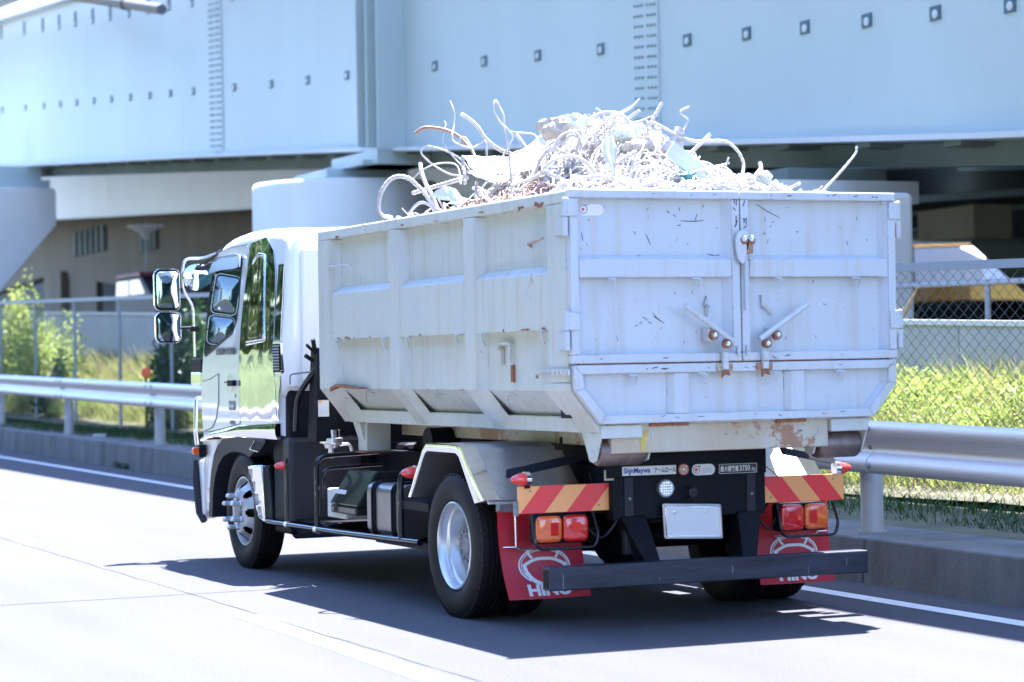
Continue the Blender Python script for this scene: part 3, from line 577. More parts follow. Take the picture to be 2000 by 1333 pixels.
MB().box(12.4,19,54,92,0,2.5).build('raised_yard',MT['dark'])['kind']='structure'
# ---- right hand background
rb=empty('old_abutment',(25,33,0),'beige concrete pier block with a shaded side at right behind the mesh fence','pier')
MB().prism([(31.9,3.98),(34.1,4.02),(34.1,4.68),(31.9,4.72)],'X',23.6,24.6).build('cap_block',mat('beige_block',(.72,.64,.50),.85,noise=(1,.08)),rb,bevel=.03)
MB().prism([(34.1,3.97),(31.9,2.7),(24,2.0),(18,2.2),(18,4.9),(34.1,4.6)],'X',25.0,27).build('haunch',MT['soffit'],rb)
MB().box(25.4,27,24,27.5,.2,4.4).build('column',MT['pierd'],rb)
rr_=empty('rear_ramp',(32,35,4.2),'dark stacked steel beams of a lower ramp in the shade at right','ramp')
for i,(z,h,x,mt_) in enumerate(((5.45,.18,31.6,MT['soffit']),(5.12,.10,32,MT['soffit']),(4.88,.16,32.3,MT['dark']),(4.66,.07,31.8,MT['soffit']),(4.44,.14,32.2,MT['soffit']),(4.24,.12,31.5,MT['girder']))):
    MB().loft([[(x,y,z+.03*(y-35)),(x+1.5,y,z+.03*(y-35)),(x+1.5,y,z+h+.03*(y-35)),(x,y,z+h+.03*(y-35))] for y in (20,35,60)]).build('beam',mt_,rr_)
MB().loft([[(33.2,y,4.2+.03*(y-35)),(33.4,y,4.2+.03*(y-35)),(33.4,y,6.6+.03*(y-35)),(33.2,y,6.6+.03*(y-35))] for y in (18,62)]).build('back_plate',MT['dark'],rr_)
for k in range(5): MB().box(32.2,32.6,24+k*8,24.5+k*8,.3,4.3+.03*(k*8-11)).build('column',MT['dark'],rr_)
bd=empty('warehouse',(42,60,0),'pale blue ribbed metal warehouse with a sloping roof end in the far right gap','building')
MB().prism([(63,.3),(63,5.7),(57.5,5.38),(55.2,4.62),(55.2,.3)],'X',40,52).build('wall',MT['girder2'],bd)
for k in range(8): MB().box(39.93,39.999,55.5+k*.9,55.56+k*.9,.4,4.6).build('rib',MT['girder'],bd)
ex=empty('yellow_lorry',(34,50,.4),'yellow lorry body parked in front of the pale warehouse','lorry')
MB().box(33,35.2,45.8,52.5,3.0,3.55).build('load_bed',mat('yellow_paint',(.75,.42,.06),.5),ex,bevel=.03)
MB().box(33.1,35.1,46.2,52.3,2.7,2.99).build('chassis',MT['dark'],ex)
MB().box(33.1,35.1,52.7,54.4,1.2,3.5).build('cab',MT['line'],ex,bevel=.1)
for y in (47.5,51,53.6): MB().lathe([(0,-.1),(.3,-.1),(.48,-.06),(.5,.2),(0,.2)],(33.1,y,.9+.0),'X',20).build('wheel',MT['rubber'],ex)
def car(x,y,z,mt_,label):
    e=empty('parked_car',(x,y,z),label,'car','cars parked in the shade under the viaduct')
    p=[(-2.1,.25),(-2.15,.75),(-1.6,.85),(-.95,1.4),(.7,1.42),(1.35,.95),(2.05,.8),(2.15,.3)]
    MB().prism([(y+a,z+b) for a,b in p],'X',x-.82,x+.82).build('body',mt_,e,bevel=.08)
    MB().prism([(y-1.4,z+.92),(y-.9,z+1.32),(y+.62,z+1.34),(y+1.1,z+.95)],'X',x-.845,x-.822).build('side_window',MT['glass'],e)
    for w in (-1.3,1.3): MB().lathe([(0,-.02),(.18,-.02),(.3,.0),(.31,.2),(0,.2)],(x-.84,y+w,z+.31),'X',20).build('wheel',MT['rubber'],e)
car(17,22,.95,MT['plastic'],'dark parked car nearest the pier wall under the viaduct')
car(19,28.5,1.0,MT['black'],'black parked car further under the viaduct behind the mesh fence')
# ---- upper slip deck whose shade falls on the kerb (its near edge runs above the lane)
us=empty('slip_ramp',(4.6,30,7.63),'narrow elevated concrete slip ramp passing above the kerb','ramp')
def zr(y): return 7.63+.07*y
R_=[[(3.19+.024*y,y,zr(y)),(6.2+.024*y,y,zr(y)),(6.2+.024*y,y,zr(y)+.35),(3.19+.024*y,y,zr(y)+.35)] for y in range(-14,131,6)]
MB().loft(R_).build('deck',MT['pier'],us)
R_=[[(3.09+.024*y,y,zr(y)-.12),(3.19+.024*y,y,zr(y)-.12),(3.19+.024*y,y,zr(y)+1.1),(3.09+.024*y,y,zr(y)+1.1)] for y in range(-14,131,6)]
MB().loft(R_).build('parapet',MT['pierd'],us)
cl=MB()
for k in range(30):
    y=20+k*1.6; cl.box(3.03+.024*y,3.09+.024*y,y-.03,y+.03,zr(y)-.18,zr(y)+.5)
cl.build('clips',MT['post'],us)
for y in (-12,128): MB().box(3.6+.024*y,5.2+.024*y,y-.7,y+.7,-.1,zr(y)).build('column',MT['pier'],us)
# overhead cable (throws the thin line of shade across the lane)
cb=empty('overhead_cable',(-12,5,0),'thin black cable spanning high over the lane from a roadside pole','cable')
MB().tube([(-12.2,4.7,6.5),(-5,5.0,6.15),(2.9,5.25,6.4)],.013,6).build('wire',MT['black'],cb)
MB().cyl((-12.2,4.7,-.1),(-12.2,4.7,7.2),.12,12).build('pole',MT['post'],cb)
# ---- vegetation behind the fence
def blades(name,n,x0,x1,y0,y1,hmin,hmax,w,mt_,seed,hf=None):
    r=np.random.default_rng(seed); x=x0+(x1-x0)*r.random(n); y=y0+(y1-y0)*r.random(n)**1.3
    patch=.55+.45*np.sin(x*2.3+y*.9)*np.cos(y*.55+1.3*x); ok=r.random(n)<.35+.65*patch; x,y,patch=x[ok],y[ok],patch[ok]; n=len(x)
    z=np.array([gh(a,b) for a,b in zip(x,y)]) if hf is None else np.array([hf(b) for b in y])
    h=(hmin+(hmax-hmin)*r.random(n))*(.5+.6*patch); a=r.random(n)*6.283; lean=(r.random(n)**.8)*.95*h; la=r.random(n)*6.283
    dx,dy=np.cos(a)*w/2,np.sin(a)*w/2; mx,my=np.cos(la)*lean,np.sin(la)*lean
    V=np.stack([np.stack([x-dx,y-dy,z-.03],1),np.stack([x+dx,y+dy,z-.03],1),np.stack([x+dx*.9+mx*.6,y+dy*.9+my*.6,z+h*(1-.25*lean/h)*.62],1),np.stack([x+mx,y+my,z+h*(1-.25*lean/h)],1)],1).reshape(-1,3)
    return stuff(raw(name,V,np.arange(4*n).reshape(n,4),mt_),None)
tag(blades('tall_grass',90000,4.72,6.8,-3,52,.15,.55,.010,MT['grass'],1),'bright tall grass and weeds on the bank behind the chain fence','grass')
tag(blades('grass_stems',11000,4.75,6.6,-2,14,.3,.75,.008,MT['grass'],5),'tall thin bright grass stems rising through the weeds at right','grass')
tag(blades('dry_grass',12000,4.75,6.8,-3,52,.25,.75,.007,MT['dry'],2),'straw coloured dry stalks among the tall grass','grass')
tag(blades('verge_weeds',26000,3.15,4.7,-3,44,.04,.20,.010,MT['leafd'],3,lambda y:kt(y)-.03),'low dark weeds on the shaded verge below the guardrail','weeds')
def bush(name,x,y,z,rx,ry,rz,n,size,mt_,label,seed,group=None,cat='bush',up=.4,core=.35):
    e=empty(name,(x,y,z),label,cat,group); r=np.random.default_rng(seed)
    k=max(6,int(n/260)); d=r.normal(size=(k,3)); d[:,2]=abs(d[:,2]); d/=np.linalg.norm(d,axis=1)[:,None]; rad=(.35+.65*r.random(k))[:,None]
    cc=d*rad*np.array([rx,ry,rz]); cs=.16+.22*r.random(k)
    i=r.integers(0,k,n); q=r.normal(size=(n,3)); q/=np.linalg.norm(q,axis=1)[:,None]; q*=(r.random(n)**.5)[:,None]
    C=cc[i]+q*(cs[i])[:,None]*np.array([rx,ry,rz])*1.5; C[:,2]=np.maximum(C[:,2],.02)
    V,Fc=leaves(C+np.array([x,y,z]),size,seed+1,up); raw('crown',V,Fc,mt_,e)
    m=MB()
    for j in range(min(k,14)):
        p=Vector((x,y,z))+Vector(cc[j]); m.tube([Vector((x,y,z-.1)),Vector((x,y,z)).lerp(p,.5)+Vector((0,0,.1)),p],.02,5,rr=[.03*rx+.01,.02*rx+.006,.004])
    m.build('stem',MT['bark'],e); return e
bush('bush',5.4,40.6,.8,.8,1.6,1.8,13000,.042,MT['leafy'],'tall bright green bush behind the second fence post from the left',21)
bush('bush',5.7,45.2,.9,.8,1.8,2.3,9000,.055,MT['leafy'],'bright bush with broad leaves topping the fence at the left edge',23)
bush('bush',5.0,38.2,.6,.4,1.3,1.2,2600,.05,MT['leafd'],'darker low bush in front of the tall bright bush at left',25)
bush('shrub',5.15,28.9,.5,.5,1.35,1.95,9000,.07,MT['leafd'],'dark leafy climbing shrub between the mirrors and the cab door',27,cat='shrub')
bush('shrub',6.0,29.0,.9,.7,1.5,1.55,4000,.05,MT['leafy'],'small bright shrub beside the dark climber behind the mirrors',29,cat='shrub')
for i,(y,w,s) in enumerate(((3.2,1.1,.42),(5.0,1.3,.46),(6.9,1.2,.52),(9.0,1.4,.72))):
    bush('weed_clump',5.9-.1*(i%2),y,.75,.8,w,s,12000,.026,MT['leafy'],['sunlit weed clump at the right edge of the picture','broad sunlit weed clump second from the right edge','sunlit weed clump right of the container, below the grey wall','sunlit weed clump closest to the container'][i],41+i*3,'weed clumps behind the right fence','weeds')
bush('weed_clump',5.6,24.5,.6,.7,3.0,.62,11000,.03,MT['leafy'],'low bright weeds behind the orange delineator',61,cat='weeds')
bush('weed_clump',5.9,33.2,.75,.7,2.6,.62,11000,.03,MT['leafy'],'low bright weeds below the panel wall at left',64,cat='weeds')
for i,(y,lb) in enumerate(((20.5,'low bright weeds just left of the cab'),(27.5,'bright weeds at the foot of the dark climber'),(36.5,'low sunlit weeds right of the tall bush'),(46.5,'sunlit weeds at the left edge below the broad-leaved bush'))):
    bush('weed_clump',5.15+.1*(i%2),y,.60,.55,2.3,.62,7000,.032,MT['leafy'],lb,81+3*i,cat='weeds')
for i,(x,y) in enumerate(((5.7,7.5),(5.6,5.1),(5.6,4.85))):
    m=MB(); m.tube([(x,y,1.0),(x+.05,y-.1,1.6),(x+.12,y-.2,1.95)],.01,5,rr=[.012,.01,.01]); m.tube([(x+.1,y-.17,1.8),(x+.16,y-.26,2.0),(x+.2,y-.34,2.15)],.02,6,rr=[.008,.018,.004])
    o=m.build('pampas_plume',MT['dry']); tag(o,['dry tan plume of grass against the dark fence right of the container','dry tan plume at far right, the taller one of two','dry tan plume at far right, the shorter one of two'][i],'grass plume')
# little litter
m=MB(); m.loft([[(3.25+.10*math.cos(a)*(1+.3*math.sin(3*a)),27.4+.16*math.sin(a),.36+h) for a in [k*.52 for k in range(12)]] for h in (0,.05,.07)])
tag(m.build('litter_bag',MT['sheet']),'crumpled white plastic bag lying on the verge between the rail posts','litter')
m=blades('kerb_weed',500,2.65,2.8,23.4,24.2,.06,.2,.012,MT['leafd'],9,lambda y:0.0); tag(m,'small green weed growing at the foot of the kerb wall','weed')
# ---- the other side of the road: bank and trees that the chrome reflects
m=MB(); G=[[(x,y,z) for x,z in ((-9.4,.02),(-10.2,.3),(-12,1.7),(-14,3.0),(-22,3.6),(-60,3.8))] for y in range(-120,201,10)]
m.loft(G,cap=False,closed=False); st(m.build('grass_bank',mat('bank_grass',(.050,.072,.020),.95,noise=(.6,.5),bump=(6,.1))))
g2=empty('guardrail',(-9.1,0,0),'opposite guardrail along the foot of the grass bank across the road','guardrail')
for k in range(-20,32):
    a=k*4.0; m=MB(); m.loft([[(-9.1-x,q,.78+z) for x,z in prof+back] for q in (a,a+3.99)]); m.build('rail',MT['galv'],g2,smooth=50); MB().cyl((-9.25,a,-.05),(-9.25,a,.72),.07,10).build('post',MT['post'],g2)
tr=np.random.default_rng(5)
for i in range(15):
    y=-45+i*9.5+tr.normal()*1.5; x=-14.8-tr.random()*2.5; h=11.5+tr.random()*3
    e=empty('roadside_tree',(x,y,3.0),['tall','broad','round','slender','low','bushy','dense','loose','spreading','narrow','dark','pale','crooked','small','last'][i]+' leafy tree on the bank across the road, mirrored in the chrome','tree','trees on the bank across the road')
    n=8500; k=34; d=tr.normal(size=(k,3)); d/=np.linalg.norm(d,axis=1)[:,None]; cc=d*(.3+.7*tr.random(k))[:,None]*np.array([3.2,5.4,5.0])+np.array([0,0,h*.52])
    ii=tr.integers(0,k,n); q=tr.normal(size=(n,3))*.85; V,Fc=leaves(cc[ii]+q+np.array([x,y,3.0]),.30,100+i,.3,1.5); raw('crown',V,Fc,MT['leaft'] if i%3 else MT['leafd'],e)
    m=MB(); m.tube([(x,y,2.2),(x+.1,y,4.2),(x-.1,y+.1,6.5)],.3,10,rr=[.32,.22,.12])
    for j in range(6): m.tube([(x,y,4.2+.3*j),tuple(np.array([x,y,3.0])+cc[j])],.1,6,rr=[.12,.03])
    m.build('trunk',MT['bark'],e,smooth=60)

r_=np.random.default_rng(8); n=60000; yy_=r_.random(n)*240-70; xx_=-14.2-r_.random(n)*2.2; top=2.2+1.6*np.abs(np.sin(yy_*.31))*np.abs(np.cos(yy_*.13+1)); zz_=3.0+r_.random(n)*top
V,Fc=leaves(np.stack([xx_,yy_,zz_],1),.22,77,.3,1.6); stuff(raw('thicket',V,Fc,MT['leaft']),'dense hedge thicket under the trees across the road','hedge')
# ------------------------------------------------ the truck
T=empty('truck',(0,3.5,0),'white and chrome cab-over hook-lift truck carrying the grey scrap container','truck')
TX=1.136
def sx(z): return 1.12-.07*max(0.,(z-1.45))**1.5
# ---- cab shell
prof_=[(4.80,1.00),(4.79,1.28),(4.68,1.37),(4.66,1.6),(4.66,2.30),(4.70,2.44),(4.80,2.50),(5.04,2.525),(5.4,2.54),(5.77,2.54),(6.10,2.52),(6.30,2.485),(6.42,2.44),(6.49,2.36),(6.56,2.1),(6.64,1.72),(6.71,1.45),(6.75,1.1),(6.76,.8),(6.75,.42),(6.70,.34),(6.53,.34),(6.49,.55),(6.44,.70),(6.36,.82),(6.26,.90),(6.12,.955),(5.9,.985),(5.4,.99)]
def inset(P,d):
    n=len(P); o=[]
    for i in range(n):
        a=Vector(P[i-1]+(0,)); b=Vector(P[i]+(0,)); c=Vector(P[(i+1)%n]+(0,))
        n1=(b-a).normalized(); n2=(c-b).normalized(); t=(n1+n2); t=t.normalized() if t.length>1e-6 else n1
        nn=Vector((-t.y,t.x,0)); o.append((b.x+nn.x*d,b.y+nn.y*d))
    return o
area=sum(prof_[i-1][0]*prof_[i][1]-prof_[i][0]*prof_[i-1][1] for i in range(len(prof_)))
sg=1 if area>0 else -1
rings=[]
ins=[(1.12,.085),(1.113,.05),(1.095,.025),(1.06,.008),(1.0,0),(.5,-.012)]
for s in (-1,1):
    seq=ins if s<0 else ins[::-1]
    for x,d in seq:
        P=inset(prof_,d*sg); P=[(y,(z if z>.97 or y>6.3 else max(z,.99)) ) for y,z in P]
        rings.append([(s*(x-(1.12-sx(z))*(x/1.12)),y,z) for y,z in P])
cabb=MB().loft(rings).build('cab',MT['white'],T,smooth=38)
def skin(poly,off,name,m,parent,thick=.004,smooth=30,bevel=0,step=.08,side=-1):
    bm=bmesh.new(); vs=[bm.verts.new((0,y,z)) for y,z in poly]; bm.faces.new(vs)
    zz=1.45
    while zz<2.55:
        bmesh.ops.bisect_plane(bm,geom=bm.verts[:]+bm.edges[:]+bm.faces[:],plane_co=(0,0,zz),plane_no=(0,0,1)); zz+=step
    r=bmesh.ops.extrude_face_region(bm,geom=bm.faces[:]); ex=[g for g in r['geom'] if isinstance(g,bmesh.types.BMVert)]
    es=set(ex)
    for v in bm.verts: v.co.x=side*(sx(v.co.z)+(off if v in es else off-thick))
    bmesh.ops.recalc_face_normals(bm,faces=bm.faces)
    me=bpy.data.meshes.new(name); bm.to_mesh(me); bm.free(); return finish(me,name,m,parent,smooth,bevel)
def rnd(poly,r,k=4):
    P=[(p[0],p[1],0) for p in poly]; n=len(P); o=[]
    for i in range(n):
        a=Vector(P[i-1]);b=Vector(P[i]);c=Vector(P[(i+1)%n]); ra=min(r,(a-b).length*.45,(c-b).length*.45)
        p=b+(a-b).normalized()*ra; q=b+(c-b).normalized()*ra
        for j in range(k+1):
            t=j/k; v=p*(1-t)**2+b*2*t*(1-t)+q*t*t; o.append((v.x,v.y))
    return o
def mirrored(poly): return poly
doorp=[(5.70,1.085),(5.70,1.60),(5.685,1.83),(5.655,2.02),(5.60,2.28),(5.605,2.40),(5.66,2.432),(6.18,2.43),(6.36,2.41),(6.44,2.37),(6.52,2.2),(6.60,1.85),(6.655,1.56),(6.70,1.30),(6.665,1.02),(6.50,1.01),(6.0,1.055)]
winp=[(5.735,2.33),(5.77,2.352),(6.37,2.35),(6.465,2.315),(6.53,2.12),(6.60,1.80),(6.615,1.605),(6.56,1.595),(5.88,1.765),(5.78,1.86),(5.745,2.0)]
for side in (-1,1):
    seam=skin(rnd(inset(doorp,-.006*(1 if sum(doorp[i-1][0]*doorp[i][1]-doorp[i][0]*doorp[i-1][1] for i in range(len(doorp)))>0 else -1)),.02),.0015,'door_seal',MT['plastic'],T,side=side)
    door=skin(rnd(doorp,.02),.006,'door',MT['silver'],T,side=side,bevel=0)
    skin(rnd(winp,.02),.0085,'window_rubber',MT['plastic'],door,side=side)
    gp_=[(5.752,2.30),(5.79,2.335),(6.36,2.335),(6.43,2.31),(6.50,2.12),(6.565,1.80),(6.575,1.625),(6.55,1.62),(5.885,1.79),(5.80,1.87),(5.765,2.0)]
    skin(rnd(gp_,.02),.0105,'window',MT['glass'],door,side=side)
    skin([(6.58,1.62),(6.612,1.62),(6.56,2.0),(6.50,2.24),(6.475,2.24),(6.53,2.0)],.012,'window_post',MT['black'],door,side=side)
    if side<0:
        # smoked rain visor, standing proud
        m=MB(); vis=[(6.50,2.245),(6.475,2.325),(6.37,2.362),(5.88,2.368),(5.76,2.352),(5.73,2.32),(5.735,2.265),(5.85,2.258),(6.2,2.262)]
        vis=rnd(vis,.02); m.loft([[(-(sx(z)+o-.02*(2.36-z)/.1*(-1)),y,z) for y,z in vis] for o in (.010,.022)])
        m.build('rain_visor',MT['tint'],door,smooth=30,bevel=.003)
        m=MB(); m.tube([(-(sx(z)+.03),y,z) for y,z in ((6.44,2.345),(6.37,2.366),(5.88,2.372),(5.75,2.356),(5.725,2.32),(5.728,2.27))],.006,6); m.build('visor_edge',MT['chrome2'],door,smooth=60)
        # handle: recess cup and grip
        m=MB(); m.prism(rnd([(5.86,1.33),(5.97,1.33),(6.00,1.39),(5.97,1.46),(5.88,1.46),(5.84,1.39)],.03),'X',-(1.128),-(1.124)); m.build('handle_cup',MT['steelsheet'],door)
        m=MB(); m.box(-1.160,-1.130,5.76,5.90,1.368,1.412); m.box(-1.150,-1.136,5.90,6.02,1.392,1.402); m.build('handle',MT['black'],door,bevel=.008)
        m=MB(); m.lathe([(0,.004),(.012,.004),(.014,0)],(-1.126,5.79,1.295),'X',12,-1); m.build('keyhole',MT['hub'],door)
        m=MB(); m.box(-1.131,-1.1265,5.80,5.955,1.185,1.255); b_=m.build('badge',MT['hub'],door,bevel=.002)
        text('Ranger',(-1.1325,5.945,1.205),.045,MT['wprint'],b_,'left',sx=1,bold=.0006)
        text('産業廃棄物の収集運搬車',(-1.1265,6.285,1.612),.060,MT['bprint'],door,'left',name='door_lettering',sx=.80)
        text('HYBRID',(-1.1272,5.945,1.075),.045,MT['hub'],door,'left',name='door_lettering',sx=.9,bold=.0004,)
        # scooped front corner panel line
        c_=spline([(0,6.69,1.38),(0,6.60,1.385),(0,6.40,1.41),(0,6.22,1.455)],5)
        skin([(6.22,1.46),(6.235,1.25),(6.30,1.12),(6.40,1.05),(6.66,1.01),(6.70,1.28),(6.66,1.40),(6.45,1.415)],.009,'corner_panel',MT['silver'],door,side=side,smooth=20)
        m=MB(); m.tube([(-1.1295,y,z) for y,z in ((6.66,1.405),(6.45,1.42),(6.215,1.465),(6.23,1.25),(6.295,1.12),(6.40,1.045),(6.66,1.003))],.003,5); m.build('panel_seam',MT['hub'],door)
    # chrome rear panel of the cab side
    cp=[(5.695,1.11),(5.695,1.60),(5.68,1.83),(5.645,2.02),(5.592,2.28),(5.585,2.40),(5.57,2.44),(5.20,2.468),(5.13,2.43),(5.0,2.36),(4.92,2.2),(4.89,1.95),(4.875,1.6),(4.865,1.44),(4.83,1.36),(4.815,1.115)]
    ch=skin(cp,.006,'chrome_side_panel',MT['chrome'],T,side=side,smooth=50)
    skin(rnd([(5.46,2.29),(5.36,2.325),(5.20,2.31),(5.12,1.735),(5.50,1.725)],.03),.008,'side_pane',MT['chrome'],ch,side=side)
    for g_,r_ in ((0,.006),(.022,.005)):
        lp=[(5.475+g_*.3,2.28+g_),(5.37,2.335+g_),(5.19-g_*.5,2.325+g_*.6),(5.105-g_,1.715-g_*.7),(5.52,1.70-g_)]
        m=MB(); m.tube([(side*(sx(p.y)+.008),p.x,p.y) for p in fillet([Vector((a,b,0)) for a,b in lp],.035)],r_,6); m.build('pane_moulding',MT['chrome2'],ch,smooth=60)
    skin([(4.865,2.25),(4.74,2.25),(4.725,1.95),(4.73,1.70),(4.86,1.70)],.004,'corner_chrome',MT['chrome'],T,side=side,smooth=50)
    skin([(4.86,1.44),(4.82,1.35),(4.81,1.12),(4.775,1.12),(4.765,1.30),(4.72,1.40),(4.73,1.44)],.004,'corner_chrome',MT['chrome'],T,side=side)
    # vent grille
    m=MB(); m.loft([[(side*(1.075+o),y,z) for y,z in rnd([(4.70,1.455),(4.885,1.455),(4.895,1.69),(4.71,1.69)],.03)] for o in (0,.046)]); vg=m.build('vent_surround',MT['chrome2'],T,smooth=30)
    m=MB(); m.loft([[(side*(1.08+o),y,z) for y,z in rnd([(4.715,1.47),(4.87,1.47),(4.88,1.675),(4.725,1.675)],.02)] for o in (0,.048)]); m.build('vent_core',MT['black'],vg)
    for k in range(9): MB().box(min(side*1.120,side*1.131),max(side*1.120,side*1.131),4.725,4.865,1.486+k*.021,1.496+k*.021).build('vent_slat',MT['fence'],vg)
    # body-coloured band and chrome belt moulding over the arch
    m=MB()
    top=[(6.70,.95),(6.46,1.005),(6.01,1.045),(5.69,1.07),(5.17,1.09),(4.80,1.10)]; bot=[(6.70,.925),(6.46,.945),(6.01,.965),(5.69,.98),(5.17,.985),(4.80,.985)]
    R_=[]
    for (y,z1),(y2,z0) in zip(top,bot):
        R_.append([(side*1.10,y,z0),(side*1.128,y,z0),(side*(1.142),y,z0+.35*(z1-z0)),(side*1.145,y,z0+.7*(z1-z0)),(side*1.132,y,z1),(side*1.10,y,z1)])
    m.loft(R_); m.build('chrome_moulding',MT['chrome'],T,smooth=60)
    # wheel arch lining
    outer=[(6.535,.34),(6.50,.55),(6.45,.70),(6.37,.83),(6.27,.905),(6.12,.96),(5.9,.982),(5.3,.984),(5.04,.984)]
    inner=[(6.44,.34),(6.41,.53),(6.35,.66),(6.25,.76),(6.12,.825),(5.96,.86),(5.80,.872),(5.58,.862),(5.46,.84)]
    m=MB(); m.loft([[(side*x,)+p for p in (o_,i_) for x in ()] or [(side*1.132,*o_),(side*1.132,*i_),(side*.80,*i_),(side*.80,*o_)] for o_,i_ in zip(outer,inner)]); m.build('wheel_arch',MT['plastic'],T,smooth=35)
    m=MB(); m.prism([(5.43,.90),(5.32,.965),(5.04,.965),(5.20,.885)],'X',*sorted((side*1.12,side*1.136))); m.build('cab_step',MT['black'],T,bevel=.006)
    m=MB(); m.tube([(side*1.138,y,z) for y,z in ((5.30,.965),(5.42,.90),(5.22,.885))],.006,6); m.build('step_edge',MT['chrome2'],T)
    # steel bumper end and front bar
    m=MB(); m.prism([(6.86,.75),(6.76,.79),(6.70,.60),(6.70,.34),(6.78,.30)],'X',*sorted((side*1.0,side*1.125))); m.build('bumper_corner',MT['white'],T,bevel=.02)
    m=MB(); m.tube(fillet([(side*1.0,6.86,1.27),(side*1.13,6.83,1.27),(side*1.15,6.80,1.0),(side*1.13,6.83,.90)],.03),.018,8); m.build('corner_bar',MT['chrome2'],T,smooth=60)
    m=MB(); m.tube([(side*1.13,6.84,.77),(side*1.15,6.80,.6),(side*1.14,6.76,.36),(side*1.12,6.70,.30)],.03,8); m.build('corner_guard',MT['plastic'],T,smooth=60)
    m=MB(); m.box(*sorted((side*1.10,side*1.135)),6.50,6.58,.45,.56); m.build('lower_step_bracket',MT['steelsheet'],T,bevel=.006)
    # side turn lamp: amber lens on a dark clip
    m=MB(); m.loft([[(side*(1.15)+a,6.62,.855+b) for a,b in rrect(.155,.058,.02)],[(side*(1.15)+a,6.655,.855+b) for a,b in rrect(.155,.058,.02)]]); tl=m.build('turn_lamp',MT['lensor'],T,smooth=40,bevel=.006)
    m=MB(); m.box(side*1.15-.027,side*1.15+.027,6.595,6.66,.805,.905); m.build('lamp_clip',MT['black'],tl,bevel=.006)
# front face details (seen only from other places)
m=MB(); m.quad((-.95,6.505,2.33),(.95,6.505,2.33),(1.0,6.70,1.52),(-1.0,6.70,1.52)); 
MB().loft([[(-.93,6.515,2.33),(.93,6.515,2.33),(.93,6.50,2.33),(-.93,6.50,2.33)],[(-1.0,6.735,1.50),(1.0,6.735,1.50),(1.0,6.70,1.50),(-1.0,6.70,1.50)]]).build('windscreen',MT['glass'],T)
gr_=MB().box(-.8,.8,6.74,6.775,.85,1.25).build('grille',MT['plastic'],T)
for k in range(5): MB().box(-.78,.78,6.776,6.79,.89+k*.075,.91+k*.075).build('grille_bar',MT['chrome2'],gr_)
for s in (-1,1): MB().box(s*.82-.16,s*.82+.16,6.74,6.79,.5,.68).build('headlamp',MT['sticker'],T,bevel=.03)
# cab rear wall features and dark lower box
m=MB(); m.loft([[(x,y,1.42+.0*i) for x,y in ()] for i in ()] ) if False else None
for s in (-1,1): MB().box(min(s*.78,s*.98),max(s*.78,s*.98),4.625,4.668,1.40,2.36).build('rear_rib',MT['white'],T,bevel=.018)
rw=MB().box(-.62,.62,4.64,4.662,1.75,2.2).build('rear_window',MT['plastic'],T,bevel=.008)
MB().box(-1.06,1.06,4.72,5.10,.30,1.345).build('under_cab_box',MT['black'],T,bevel=.02)
m=MB(); m.box(-1.10,-.55,4.60,4.78,.38,1.0); m.build('rear_mudguard',MT['plastic'],T,bevel=.03)
MB().loft([[(-1.06,4.98,.42),(-.4,4.98,.42),(-.4,3.9,.42),(-1.06,3.9,.42)],[(-1.0,4.85,.26),(-.4,4.85,.26),(-.4,3.95,.33),(-1.0,3.95,.33)]]).build('lower_tray',MT['black'],T,bevel=.02)
MB().box(1.06,.55,4.60,4.78,.38,1.0).build('rear_mudguard',MT['plastic'],T,bevel=.03)
# chrome mudguard strip behind the front wheel
for s in (-1,1):
    m=MB(); m.loft([[(s*1.135,5.50,.775),(s*1.135,5.16,.79),(s*.85,5.16,.79),(s*.85,5.50,.775)],[(s*1.135,5.42,.66),(s*1.135,5.14,.66),(s*.85,5.14,.66),(s*.85,5.42,.66)],[(s*1.135,5.32,.48),(s*1.135,5.12,.45),(s*.85,5.12,.45),(s*.85,5.32,.48)],[(s*1.13,5.25,.39),(s*1.13,5.12,.37),(s*.85,5.12,.37),(s*.85,5.25,.39)]])
    g_=m.build('chrome_mudguard',MT['chrome'],T,smooth=40,bevel=.008)
    for k in range(4):
        y=5.425-.068*k; z=.715-.09*k
        m=MB(); m.tube([(s*1.139,y+a*.055,z+b-a*.0) for a,b in rrect(.9,.07,.01,2)],.003,5,closed=True); m.build('embossed_slot',MT['hub'],g_)
# ---- mirrors
mr=MB(); mr.tube(fillet([(-1.04,6.5,2.42),(-1.12,6.60,2.385),(-1.265,6.62,2.385),(-1.285,6.62,2.30),(-1.285,6.62,2.14),(-1.20,6.62,2.00),(-1.195,6.62,1.60)],.05),.0115,10)
ma=mr.build('mirror_arm',MT['chrome2'],T,smooth=60)
m=MB(); m.tube(fillet([(-1.03,6.48,2.36),(-1.10,6.58,2.31),(-1.18,6.60,2.30),(-1.22,6.62,2.30)],.04),.02,8); m.tube([(-1.03,6.47,2.42),(-1.15,6.60,2.33)],.008,6); m.build('arm_bracket',MT['plastic'],ma,smooth=60)
m=MB(); m.box(-1.21,-1.13,6.40,6.68,1.48,1.585); m.build('arm_base',MT['black'],ma,bevel=.01)
m=MB(); m.box(-1.215,-1.128,6.42,6.69,1.37,1.478); m.build('arm_base_cover',MT['chrome'],ma,bevel=.015)
